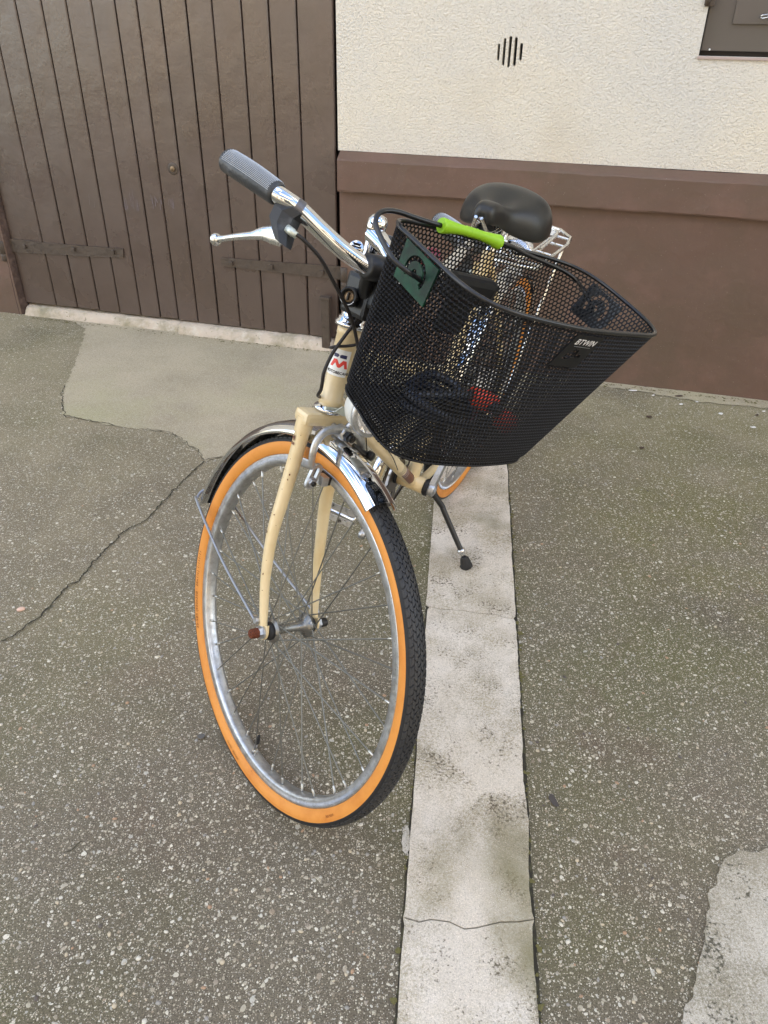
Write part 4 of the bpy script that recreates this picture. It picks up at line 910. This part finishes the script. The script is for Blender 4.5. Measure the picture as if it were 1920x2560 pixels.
# stem, handlebar
st = empty('stem', Sx(-.05, 0, .56), bike)
m_ = MB(); m_.tube([Sx(-.05, 0, .535), Sx(-.05, 0, .655)], .0110, 24); m_.lathe(Sx(-.05, 0, .652), ES, [(0, .0135), (.004, .0150), (.016, .0145), (.022, .011), (.024, .005), (.024, 0)], 24); m_.obj('quill', st, M_chrome)
m_ = MB(); m_.tube([Sx(-.052, 0, .648), Sx(-.020, 0, .638), Sx(.010, 0, .622), Sx(.028, 0, .612)], [.0150, .0125, .0120, .0130], 18, n=5); m_.lathe(Sx(.028, -.024, .612), EL, [(0, .0145), (.001, .0165), (.047, .0165), (.048, .0145)], 28); m_.obj('extension', st, M_chrome)
hb = empty('handlebar', Sx(.028, 0, .612), bike)
barR = [(.030, 0, .608), (.028, -.045, .6085), (.014, -.085, .621), (-.004, -.120, .639), (-.022, -.150, .657), (-.038, -.172, .666), (-.075, -.186, .676), (-.142, -.195, .6855)]
def mir(P): return [(a, -b, c) for a, b, c in P]
m_ = MB(); full = [Sx(*p) for p in reversed(barR)]+[Sx(*p) for p in mir(barR)[1:]]; m_.tube(full, .0117, 24, n=8); m_.obj('bar', hb, M_chrome)
for sg in (-1, 1):
    A = Sx(-.040, sg*.1735, .6667); Bq = Sx(-.146, sg*.196, .6865); mid = Sx(-.086, sg*.188, .6775)
    m_ = MB(); P = catmull([A, mid, Bq], 16); n_ = len(P); rr = []
    for i in range(n_):
        t = i/(n_-1); r_ = .0148+.0009*math.sin(t*math.pi)+.0010*t
        if i == 0: r_ = .0132
        if i == 1: r_ = .0152
        rr.append(r_)
    rr[-1] = .0125; rr[-2] = .0160
    m_.tube(P, rr, 28); gr = m_.obj('grip', hb, M_grip)
    # pebbled texture: small nubs on the upper half, pale colour painting its highlights
    m_ = MB(); rng = random.Random(5); dA = (Bq-A).normalized(); up = (V(0, 0, 1)-dA*dA.z).normalized(); sd_ = dA.cross(up)
    for i in range(46):
        for j in range(20):
            t = .05+.90*(i+.5*(j % 2))/46; an = -1.15+2.3*j/19; c_ = A.lerp(Bq, t)+(mid-(A+Bq)/2)*(4*t*(1-t)); r_ = .0148+.0009*math.sin(t*math.pi)+.0010*t+.0002
            nrm = up*math.cos(an)+sd_*math.sin(an); q = c_+nrm*r_; e1 = dA*.00105; e2 = dA.cross(nrm)*.0007
            m_.add([q+e1, q+e2, q-e1, q-e2, q+nrm*.0009], [(0, 1, 4), (1, 2, 4), (2, 3, 4), (3, 0, 4)], 0, True)
    nb_ = m_.obj('nubs', gr, mat('grip_nub_highlights_%d' % (sg+1), S((186, 192, 198)), .4)); nb_['kind'] = 'stuff'
    # brake lever
    lv = empty('brake_lever', Sx(-.02, sg*.16, .64), bike)
    m_ = MB(); m_.lathe(Sx(-.0225, sg*.1505, .6572), (Sx(-.038, sg*.172, .666)-Sx(-.006, sg*.120, .643)), [(-.0055, .0124), (.0055, .0124)], 28, 0, False); m_.obj('clamp_band', lv, mat('clamp_grey_%d' % (sg+1), S((104, 102, 104)), .4, .6))
    # hood body
    m_ = MB(); vs_ = []
    secs = [(Sx(-.022, sg*.152, .6560), .0150, .0090), (Sx(-.030, sg*.160, .6480), .0190, .0120), (Sx(-.028, sg*.165, .6330), .0190, .0120), (Sx(-.018, sg*.167, .6190), .0150, .0100), (Sx(-.012, sg*.168, .6120), .0115, .0080)]
    ax = (Sx(-.038, sg*.172, .666)-Sx(-.006, sg*.120, .643)).normalized()
    for (c_, hx, hy) in secs:
        yv = ES.cross(ax).normalized()
        for a in range(8):
            an = 2*math.pi*(a+.5)/8; vs_.append(c_+ax*math.cos(an)*hx*1.12+yv*math.sin(an)*hy*1.45)
    m_.add(vs_, [(i*8+k, i*8+(k+1) % 8, (i+1)*8+(k+1) % 8, (i+1)*8+k) for i in range(4) for k in range(8)]+[tuple(range(7, -1, -1)), tuple(range(32, 40))], 0, False); m_.obj('hood', lv, mat('scuffed_black_%d' % (sg+1), S((30, 31, 33)), .5, var=[(35, S((80, 82, 84)), .52, .72, 5)]))
    # blade of the lever
    m_ = MB(); P = catmull([Sx(-.016, sg*.169, .6165), Sx(-.030, sg*.174, .6180), Sx(-.044, sg*.179, .6165), Sx(-.064, sg*.185, .6085), Sx(-.090, sg*.191, .600), Sx(-.116, sg*.196, .591), Sx(-.128, sg*.199, .587)], 7); n_ = len(P)
    wd_ = [.0150, .0190, .0150, .0088, .0074, .0068, .0076]; th_ = [.0040, .0045, .0050, .0045, .0038, .0034, .0040]; vs_ = []
    for i, p in enumerate(P):
        s_ = i/(n_-1)*6; k = min(5, int(s_)); f_ = s_-k; wv = wd_[k]*(1-f_)+wd_[k+1]*f_; tv = th_[k]*(1-f_)+th_[k+1]*f_
        d_ = (P[min(n_-1, i+1)]-P[max(0, i-1)]).normalized(); yv = d_.cross(EL).normalized(); zv = d_.cross(yv).normalized()
        for a in range(12):
            an = 2*math.pi*a/12; vs_.append(p+yv*math.cos(an)*wv*.62+zv*math.sin(an)*tv)
    m_.add(vs_, [(i*12+k, i*12+(k+1) % 12, (i+1)*12+(k+1) % 12, (i+1)*12+k) for i in range(n_-1) for k in range(12)]+[tuple(range(11, -1, -1))], 0, True)
    c_ = Sx(-.131, sg*.1997, .5855); dl_ = (P[-1]-P[-4]).normalized(); m_.lathe(c_-dl_*.0075, dl_, [(0, .003), (.0015, .0062), (.0045, .0082), (.0085, .0086), (.0120, .0068), (.0145, .003), (.015, 0)], 18)
    m_.obj('lever_blade', lv, M_alu_bright)
    m_ = MB(); q0 = Sx(-.012, sg*.1675, .632); cd_ = (Sx(.006, sg*.156, .625)-q0).normalized(); m_.lathe(q0, cd_, [(0, .0055), (.010, .0055), (.012, .0045), (.016, .0045)], 16, 0); m_.obj('cable_ferrule', lv, M_bracket)
# cables
def cable(pts_, r_, mt=M_cable, nm='brake_cable'): m_ = MB(); m_.tube([Sx(*p) for p in pts_], r_, 10, n=8); return m_.obj(nm, bike, mt)
cable([(-.001, -.161, .629), (.006, -.150, .624), (.010, -.122, .607), (.010, -.092, .580), (.008, -.062, .553), (.004, -.038, .528), (.002, -.022, .505), (.004, -.010, .480), (.010, .005, .450), (.010, .018, .415), (.006, .024, .398)], .0026, M_cable)
cable([(-.012, .040, .560), (-.016, .005, .545), (-.018, -.014, .533), (-.019, -.023, .516), (-.020, -.034, .494), (-.021, -.043, .472), (-.021, -.0480, .447), (-.022, -.0455, .431), (-.027, -.041, .418), (-.040, -.034, .405), (-.060, -.014, .396), (-.078, .012, .39)], .0027, M_cable)
cable([(-.010, .030, .520), (-.018, .000, .497), (-.026, -.014, .489), (-.032, -.028, .485), (-.038, -.033, .481), (-.052, -.024, .477), (-.066, .005, .472), (-.07, .03, .46)], .0023, M_cable, 'shift_cable')
m_ = MB(); m_.tube([ondt(.06, 1.2, .017), ondt(.2, 1.3, .018), ondt(.36, 1.5, .0175), ondt(.42, 1.9, .020), ondt(.47, 2.2, .019)], .0011, 6, n=6); m_.tube([ondt(.04, -1.9, .020), ondt(.18, -1.8, .024), ondt(.30, -1.6, .022), ondt(.345, -1.5, .030), ondt(.37, -1.6, .021), ondt(.44, -1.8, .024), ondt(.52, -2.0, .020)], .0011, 6, n=6); m_.obj('lamp_wire', bike, M_black_plastic)
# basket bracket, lock and shifter round the stem
br = empty('basket_bracket', Sx(0, 0, .57), bike)
m_ = MB(); m_.box(Sx(-.012, -.006, .566), EF*.030, EL*.030, ES*.030, 0, .007); m_.box(Sx(.022, 0, .590), EF*.016, EL*.034, ES*.034, 0, .006); m_.lathe(Sx(.028, -.062, .612), EL, [(0, .0135), (.002, .0175), (.022, .0180), (.034, .0180)], 24, 0); m_.lathe(Sx(.028, .028, .612), EL, [(0, .0180), (.012, .0180), (.032, .0175), (.034, .0135)], 24, 0)
m_.tube([Sx(.020, -.045, .600), Sx(.012, -.040, .585), Sx(.006, -.032, .572)], .010, 14, n=4); m_.obj('bracket_body', br, M_black_plastic)
m_ = MB(); ca = Sx(-.012, -.040, .562); 
ax = (-EL*.8+EF*.45+ES*.1).normalized(); m_.lathe(ca, ax, [(0, .0140), (.012, .0140), (.0145, .0130), (.0145, .0098), (.008, .0090)], 28, 0); m_.lathe(ca+ax*.006, ax, [(0, .0085), (.004, .0080), (.005, .005), (.005, 0)], 20, 1); m_.box(ca+ax*.0125, ES*.0055, ax.cross(ES).normalized()*.0012, ax*.0035, 2, .0005); m_.obj('lock_ring', br, [M_black_plastic, M_brass, M_blackprint])
n_ = ax.cross(ES).normalized(); u_ = n_.cross(ax).normalized(); m_ = MB(); vv = []; q_ = 22
for i in range(q_+1):
    a = math.pi*(1.12+.76*i/q_); 
    for r_ in (.0112, .0120): vv.append(ca+ax*.0147+(n_*math.cos(a)+u_*math.sin(a))*r_)
m_.add(vv, [(2*i, 2*i+1, 2*i+3, 2*i+2) for i in range(q_)], 0, False); m_.obj('ring_marking', br, M_whiteprint)
m_ = MB(); m_.tube([Sx(-.048, -.006, .575), Sx(-.046, -.014, .592), Sx(-.046, -.022, .608), Sx(-.047, -.027, .620)], [.0035, .0040, .0050, .0062], 12, n=4); c_ = Sx(-.0475, -.0275, .624); axl = (EF*.6-EL*.5+ES*.2).normalized(); m_.lathe(c_-axl*.002, axl, [(0, .0105), (.0035, .0115), (.005, .0100), (.005, 0)], 22)
for k in range(4): m_.box(c_+axl*.0036+ES*(.006-.004*k), axl.cross(ES).normalized()*(.0075-.0012*abs(1.5-k)), ES*.0009, axl*.0007, 1)
m_.obj('shift_lever', bike, [M_chrome, M_gap])
m_ = MB(); m_.box(Sx(-.035, .010, .640), EF*.016, EL*.004, ES*.014, 0, .003); m_.obj('stem_plate', st, M_grip)
# saddle
sdl = empty('saddle', Bx(.27, 0, .85), bike)
m_ = MB(); SP = [(.378, .0060, .880, .006), (.3775, .0150, .885, .016), (.372, .0215, .894, .028), (.358, .0260, .899, .036), (.336, .0285, .898, .040), (.312, .0310, .892, .044), (.290, .0400, .886, .050), (.268, .0600, .884, .058), (.246, .0840, .887, .068), (.222, .0980, .892, .076), (.197, .1040, .896, .080), (.172, .1040, .897, .078), (.153, .0980, .895, .072), (.142, .0860, .890, .062), (.137, .0660, .883, .048)]
vs_ = []; KK = 25
for (x, hw_, zt, dr) in SP:
    for k in range(KK):
        s_ = -1+2*k/(KK-1); a = s_*math.pi/2
        y = hw_*math.sin(a)**1 if abs(s_) < 1 else hw_*s_
        z = zt-dr*(abs(s_)**2.6)
        y = hw_*math.copysign(abs(math.sin(a))**.85, s_)
        dip = .012*math.exp(-(y/.022)**2)*math.exp(-((x-.262)/.030)**2)-.005*math.exp(-(y/.05)**2)*(1 if x < .2 else 0)
        vs_.append(Bx(x+.0*abs(s_), y, z-dip))
nS = len(SP); fs = [(i*KK+k, i*KK+k+1, (i+1)*KK+k+1, (i+1)*KK+k) for i in range(nS-1) for k in range(KK-1)]
vs2 = []
for (x, hw_, zt, dr) in SP:
    for k in range(KK):
        s_ = -1+2*k/(KK-1); a = s_*math.pi/2; y = .90*hw_*math.copysign(abs(math.sin(a))**.85, s_); vs2.append(Bx(x*.98+.005, y, zt-.010-dr*.93*(abs(s_)**2.6)))
o2_ = len(vs_); vs_ += vs2
fs += [tuple(q+o2_ for q in reversed(f_)) for f_ in list(fs)]
for i in (0, nS-1):
    fs += [(i*KK+k, i*KK+k+1, o2_+i*KK+k+1, o2_+i*KK+k) if i else (i*KK+k+1, i*KK+k, o2_+i*KK+k, o2_+i*KK+k+1) for k in range(KK-1)]
for i in range(nS-1):
    a, b = i*KK, (i+1)*KK; fs.append((a, b, o2_+b, o2_+a)); a += KK-1; b += KK-1; fs.append((b, a, o2_+a, o2_+b))
m_.add(vs_, fs, 0, True)
sv = m_.obj('cover', sdl, M_saddle); md = sv.modifiers.new('sub', 'SUBSURF'); md.levels = 1; md.render_levels = 2
m_ = MB()
for sg in (-1, 1): m_.tube([Bx(.395, sg*.006, .875), Bx(.36, sg*.018, .842), Bx(.28, sg*.022, .838), Bx(.20, sg*.035, .846), Bx(.165, sg*.060, .858)], .0035, 10, n=5)
m_.obj('rails', sdl, M_silver_wire)
for sg in (-1, 1):
    m_ = MB(); P = [Bx(.175, sg*.055, .845)+BX*.013*math.cos(t)+BY*.013*math.sin(t)-BZ*(.045*t/(2*math.pi*4)) for t in np.linspace(0, 2*math.pi*4, 60)]; m_.tube(P, .0022, 7); m_.obj('spring', sdl, M_chrome)
m_ = MB(); m_.tube([Bx(.252, 0, .76), Bx(.226, 0, .835)], .0128, 20); m_.box(Bx(.225, 0, .838), BX*.02, BY*.028, BZ*.010, 0, .003); m_.obj('seat_post', bike, M_chrome)
m_ = MB(); m_.tube([Bx(.30, -.002, .835), Bx(.335, -.010, .802), Bx(.36, -.03, .785)], [.016, .013, .006], 14, n=4, oval=(BY, 1.4)); m_.obj('saddle_bag_flap', bike, M_grip)
# rear carrier
rk = empty('rear_carrier', Bx(-.1, 0, .7), bike); Z = .715
m_ = MB(); outl = [(.10, .030), (.07, .072), (-.20, .080), (-.275, .070), (-.325, .028), (-.325, -.028), (-.275, -.070), (-.20, -.080), (.07, -.072), (.10, -.030)]
m_.tube([Bx(x, y, Z) for x, y in outl], .0052, 12, closed=True); m_.obj('platform_frame', rk, M_silver_wire)
for y in (-.027, .027):
    m_ = MB(); m_.tube([Bx(.10, y, Z), Bx(-.324, y, Z)], .004, 10); m_.obj('platform_wire', rk, M_silver_wire)
for x in (.03, -.08, -.19, -.27):
    m_ = MB(); m_.tube([Bx(x, -.076, Z-.004), Bx(x, .076, Z-.004)], .004, 10); m_.obj('cross_wire', rk, M_silver_wire)
m_ = MB(); m_.tube([Bx(-.05, -.045, Z+.012), Bx(-.20, -.045, Z+.018), Bx(-.235, -.02, Z+.020), Bx(-.235, .02, Z+.020), Bx(-.20, .045, Z+.018), Bx(-.05, .045, Z+.012)], .0036, 10, n=4); m_.obj('spring_clip', rk, M_silver_wire)
for sg in (-1, 1):
    m_ = MB(); m_.tube([Bx(-.16, sg*.078, Z-.004), Bx(-.02, sg*.070, .34)], .0045, 10); m_.obj('carrier_leg', rk, M_silver_wire)
m_ = MB(); m_.plate([(-.285, -.010), (-.235, -.004), (-.225, .030), (-.275, .026)], [], .001, lambda x, y, d: Bx(x, y, Z+.008-d)); m_.obj('carrier_label', rk, M_white_label)
vs_, fs = text_mesh('B', .026); m_ = MB(); m_.add([Bx(-.255+p.y, .010+p.x, Z+.0086) for p in vs_], fs, 0, False); m_.obj('carrier_lettering', rk, mat('grey_print', S((120, 120, 120)), .5))
# small chrome lamp in front of the carrier
m_ = MB(); c_ = Bx(.135, .035, .772); ax = (BX*.55+BZ*.75+BY*.25).normalized(); m_.lathe(c_-ax*.020, ax, [(0, .010), (.006, .022), (.014, .029), (.018, .030), (.020, .0305)], 32, 0); m_.lathe(c_, ax, [(0, .0305), (.002, .0315), (.004, .0300)], 32, 0); m_.lathe(c_+ax*.001, ax, [(0, .029), (.003, .024), (.0045, .012), (.005, 0)], 24, 1)
e1 = ax.orthogonal().normalized(); e2 = ax.cross(e1)
for i in range(-5, 6):
    for j in range(-5, 6):
        x, y = (i+.5*(j % 2))*.0048, j*.0044
        if x*x+y*y < .026**2: m_.lathe(c_+e1*x+e2*y+ax*(.0056-.0028*(x*x+y*y)/.026**2), ax, [(0, .0019), (.0008, .0012), (.0009, 0)], 6, 0)
m_.tube([c_-ax*.02, Bx(.17, .02, .75), Bx(.235, .004, .76)], .004, 8); m_.obj('rear_reflector_lamp', bike, [M_chrome, M_glass])

# ================================================================== BASKET
bsk = empty('bicycle_basket', Kx(0, 0, -.234)); tag(bsk, 'black wire mesh basket hooked on the front of the cream bicycle', 'basket')
rimP = [(-.096, 0), (-.096, .07), (-.0935, .125), (-.084, .165), (-.060, .190), (-.015, .1985), (.045, .190), (.078, .172), (.092, .140), (.0985, .09), (.1035, .02), (.1035, -.03), (.100, -.08), (.092, -.118), (.076, -.142), (.050, -.152), (.0, -.153), (-.045, -.153), (-.072, -.163), (-.088, -.160), (-.095, -.12), (-.096, -.06)]
rimP = [(-.096, 0), (-.096, .06), (-.0945, .115), (-.087, .160), (-.066, .186), (-.030, .1955), (.030, .1945), (.063, .1845), (.083, .164), (.0925, .115), (.1025, .03), (.1035, -.02), (.1005, -.07), (.0935, -.110), (.078, -.136), (.050, -.150), (.005, -.154), (-.040, -.156), (-.070, -.158), (-.089, -.145), (-.0955, -.11), (-.096, -.06)]
botP = [(-.105, 0), (-.105, .05), (-.104, .085), (-.094, .112), (-.070, .122), (-.035, .125), (.015, .125), (.042, .120), (.058, .102), (.0635, .07), (.067, .03), (.068, 0), (.066, -.04), (.061, -.080), (.050, -.106), (.030, -.120), (-.005, -.123), (-.040, -.120), (-.080, -.117), (-.100, -.106), (-.105, -.085), (-.105, -.05)]
NC = 156; HB = .234
def resample(P2, n_):
    Q = catmull([V(x, y, 0) for x, y in P2], 12, True); L_ = [0]
    for i in range(len(Q)): L_.append(L_[-1]+(Q[(i+1) % len(Q)]-Q[i]).length)
    out_ = []
    for k in range(n_):
        s_ = L_[-1]*k/n_; i = max(j for j in range(len(Q)) if L_[j] <= s_+1e-12); f_ = (s_-L_[i])/max(1e-9, L_[i+1]-L_[i]); out_.append(Q[i].lerp(Q[(i+1) % len(Q)], f_))
    return out_
NQ = 936; RT = resample(rimP, NQ); RB = resample(botP, NQ)
def wallpt(u, h, off=0.0):      # u in turns, h metres below rim
    i = int(math.floor(u*NQ)) % NQ; f_ = u*NQ-math.floor(u*NQ); j = (i+1) % NQ; t = min(1, max(0, h/HB))
    a = RT[i].lerp(RT[j], f_); b = RB[i].lerp(RB[j], f_); tt = t
    if h > HB-.012: 
        b = b*.985
    p = a.lerp(b, tt)
    if off:
        tg = (RT[j]-RT[i]).normalized(); p = p+V(tg.y, -tg.x, 0)*off
    return Kx(p.x, p.y, -h)
def outn(u):
    i = int(math.floor(u*NQ)) % NQ; tg = (RT[(i+1) % NQ]-RT[i]).normalized(); n_ = V(tg.y, -tg.x, 0); c_ = RT[i]
    if n_.dot(c_) < 0: n_ = -n_
    return (KX*n_.x+KY*n_.y-KZ*.15).normalized()
m_ = MB(); verts = []; faces = []
def strand(a, b, nn, w2=.00100, t2=.0009):
    d = (b-a); 
    if d.length < 1e-6: return
    s_ = d.normalized().cross(nn).normalized()*w2; q = nn*t2; o_ = len(verts)
    verts.extend([a+s_-q, a+q*1.2, a-s_-q, b+s_-q, b+q*1.2, b-s_-q])
    faces.extend([(o_, o_+3, o_+4, o_+1), (o_+1, o_+4, o_+5, o_+2), (o_+2, o_+5, o_+3, o_)])
rows = int(HB/.0056); dh = HB/rows
for r_ in range(rows):
    hm = (r_+.5)*dh; sh_ = .5*(r_ % 2)
    for c_ in range(NC):
        u0 = (c_+sh_)/NC; u1 = (c_+sh_+.5)/NC; u2 = (c_+sh_+1)/NC
        n1 = outn(u0)
        # hex cell: upper-left slanted, upper-right slanted, left vertical
        hA = hm-dh*.5+dh*.16; hB_ = hm-dh*.5-dh*.16; hC = hm+dh*.5-dh*.16
        A = wallpt(u0, hA); Bv = wallpt(u1, hB_); Cv = wallpt(u2, hA); D = wallpt(u0, hC)
        if r_ == 0: Bv = wallpt(u1, 0)
        strand(A, Bv, n1); strand(Bv, Cv, n1); strand(A, D, n1)
# bottom net
rb = [p*.985 for p in RB]
def inside(x, y):
    c_ = False; n_ = len(rb)
    for i in range(0, n_, 6):
        a = rb[i]; b = rb[(i+6) % n_]
        if (a.y > y) != (b.y > y) and x < (b.x-a.x)*(y-a.y)/(b.y-a.y)+a.x: c_ = not c_
    return c_
px = .0054; py = .0050
for i in range(-21, 22):
    for j in range(-26, 27):
        x = -.018+(i+.5*(j % 2))*px; y = j*py
        if not inside(x, y): continue
        A = Kx(x, y-py*.33, -HB); Bv = Kx(x+px*.5, y-py*.67+py*.33-py*.0, -HB); Bv = Kx(x+px*.5, y-py*.66, -HB); Cv = Kx(x-px*.5, y-py*.66, -HB); D = Kx(x, y+py*.33, -HB)
        strand(A, D, KZ); strand(A, Bv, KZ); strand(A, Cv, KZ)
me = bpy.data.meshes.new('mesh_wall'); off = parent_loc(bsk); me.from_pydata([tuple(x-off) for x in verts], [], faces); me.materials.append(M_mesh)
mw = bpy.data.objects.new('mesh_wall', me); COL.objects.link(mw); mw.parent = bsk; mw['kind'] = 'stuff'
m_ = MB(); m_.tube([Kx(p.x, p.y, 0) for p in RT[::6]], .0028, 12, closed=True); m_.obj('rim_wire', bsk, M_black_paint)
m_ = MB(); m_.tube([Kx(p.x*.99, p.y*.99, -HB) for p in RB[::6]], .0017, 8, closed=True); m_.obj('bottom_wire', bsk, M_mesh)
# vertical seam on the far left side
def wall_on(y_or_x, side, x, z, off=0.0):
    """point on a wall face: side 'R' (rider's right), 'L', 'F'"""
    t = -z/HB
    if side == 'R': return Kx(x*(1-t)+(x*.8-.018)*t, -.1545*(1-t)+-.1225*t-off, z)
    if side == 'L': return Kx(x*(1-t)+(x*.8-.018)*t, .1955*(1-t)+.1250*t+off, z)
def sideplate(side, nm, mt, x0, x1, z0, z1, offo, th):
    m_ = MB(); cx, cz = (x0+x1)/2, (z0+z1)/2-.001
    outl = [(x0, z0), (x1, z0), (x1, z1), (x0, z1)]
    big = []
    for k in range(15): a = R(215)-R(250)*k/14; big.append((cx+.0215*math.cos(a), cz+.0190*math.sin(a)))
    for k in range(15): a = R(-35)+R(250)*k/14; big.append((cx+.0150*math.cos(a), cz+.0130*math.sin(a)))
    # small tab on the arc
    sm = [(cx-.001+.0050*math.cos(2*math.pi*k/12), cz-.0005+.0050*math.sin(2*math.pi*k/12)) for k in range(12)]
    tabb = [(cx+.012, cz+.0205), (cx+.016, cz+.0175), (cx+.020, cz+.0205), (cx+.0165, cz+.0245)]
    m_.plate(outl, [big, sm], th, lambda x, z, d: wall_on(0, side, x, z, offo-d)); 
    o_ = m_.obj(nm, bsk, mt); return o_, (cx, cz)
gpl, gc = sideplate('R', 'handle_plate', M_green, -.050, .019, -.050, -.0035, .0038, .0022); gpl['label'] = 'green handle plate'
lpl, lc = sideplate('L', 'handle_plate', M_plate_grey, -.064, .002, -.052, -.008, .0030, .0020)
# badge plate on the front
def frontpt(y, z, off=0.0):
    t = -z/HB; x = .1035-.0022*((y+.0)/.04)**2*.6; x = x*(1-t)+.068*t
    return Kx(x+off, y*(1-.1*t), z)
m_ = MB(); bike_hole = [(-.001, -.0415), (.003, -.0330), (.0085, -.0295), (.0125, -.0250), (.0155, -.0280), (.0185, -.0265), (.0205, -.0330), (.0275, -.0335), (.0300, -.0375), (.0215, -.0390), (.0140, -.0385), (.0075, -.0425)]
m_.plate([(-.012, -.053), (.038, -.053), (.046, -.006), (-.004, -.006)], [[(x*1.0, y) for x, y in bike_hole]], .002, lambda y, z, d: frontpt(y, z, .0036-d)); fp = m_.obj('brand_plate', bsk, M_mesh)
vs_, fs = text_mesh('BTWIN', .0112, .25, .00012); m_ = MB(); m_.add([frontpt(.0185+p.x*1.0, -.0160+p.y, .0040) for p in vs_], fs, 0, False); m_.obj('brand_lettering', fp, M_whiteprint)
m_ = MB(); m_.plate([(.004, -.0222), (.034, -.0222), (.034, -.0227), (.004, -.0227)], [], .0002, lambda y, z, d: frontpt(y, z, .0039-d)); m_.obj('brand_underline', fp, M_alu)
# handle folded back over the rear rim
hd = empty('handle', Kx(-.07, 0, .01), bsk)
hp = [(-.006, -.150, -.0300), (-.005, -.160, -.0265), (-.006, -.176, -.0220), (-.020, -.188, -.0180), (-.045, -.193, -.0100), (-.066, -.194, -.0010), (-.078, -.184, .0070), (-.083, -.160, .0105), (-.083, -.110, .0085), (-.085, .018, .0060), (-.088, .060, .0000), (-.088, .110, -.0050), (-.085, .155, -.0100), (-.075, .178, -.016), (-.055, .188, -.026), (-.038, .190, -.033), (-.031, .186, -.036)]
m_ = MB(); m_.tube([Kx(*p) for p in hp], .0030, 10, n=5); m_.obj('handle_wire', hd, M_black_paint)
m_ = MB(); prof = []
for i in range(41):
    t = i/40; r_ = .0054+.0042*abs(2*t-1)**2.0
    for q in (.40, .46, .52, .58):
        if abs(t-q) < .016: r_ += .0008
    prof.append(r_)
A = Kx(-.0830, -.092, .0085); Bq = Kx(-.0850, .010, .0060); P = [A.lerp(Bq, i/40)+KZ*.002*math.sin(math.pi*i/40) for i in range(41)]; prof[0] *= .9; prof[-1] *= .88
m_.tube(P, prof, 22); m_.obj('handle_grip', hd, M_lime)
# plastic hook block inside the rear wall
m_ = MB(); m_.box(Kx(-.085, .002, -.062), KX*.012, KY*.040, KZ*.018, 0, .008); m_.box(Kx(-.089, .002, -.10), KX*.007, KY*.022, KZ*.030, 0, .005); m_.obj('mounting_block', bsk, M_black_plastic)

# ================================================================== cable lock in the basket
lk = empty('bicycle_lock', Kx(-.02, .02, -.22)); tag(lk, 'coiled dark cable lock with orange barrel lying in the black basket', 'lock')
m_ = MB(); P = []
for i in range(90):
    t = i/89; a = 2*math.pi*2.4*t+2.2; rr_ = .052+.010*math.sin(3*a)*.4; P.append((-.030+rr_*math.cos(a)*.86, .000+rr_*math.sin(a), -.216+.022*t+.006*math.sin(a*1.3)))
P = [(-.005, .085, -.19)]+P[4:]+[(-.03, .055, -.188)]
m_.tube([Kx(*p) for p in P], .0068, 12, n=2); m_.obj('cable', lk, M_blue_black)
m_ = MB(); A = Kx(-.030, .048, -.190); Bq = Kx(-.022, .094, -.196); m_.lathe(A, Bq-A, [(0, .012), (.002, .0145), (.040, .0150), (.044, .0140), (.046, .010), (.046, 0)], 24); m_.obj('lock_barrel', lk, M_orange)
m_ = MB(); A = Kx(-.006, .096, -.205); Bq = Kx(.010, .122, -.212); m_.lathe(A, Bq-A, [(0, .012), (.002, .0150), (.020, .0155), (.026, .0130), (.028, 0)], 24); m_.obj('lock_end_cap', lk, M_orange)
m_ = MB(); A = Kx(-.03, .05, -.19); m_.tube([Kx(-.022, .092, -.197), Kx(-.010, .104, -.204)], .0085, 14); m_.obj('lock_neck', lk, M_black_plastic)
# a dark red cloth-covered grip seen through the mesh belongs to the left brake lever side: small red tag
m_ = MB(); m_.lathe(Sx(.020, .055, .640), (EL*.8-EF*.3+ES*.2), [(-.014, .004), (-.010, .014), (0, .017), (.010, .014), (.014, .004)], 22); m_.obj('front_reflector', bike, mat('dark_red_lens', S((110, 26, 40)), .25))

# ------------------------------------------------------------------ end
bpy.context.view_layer.update()
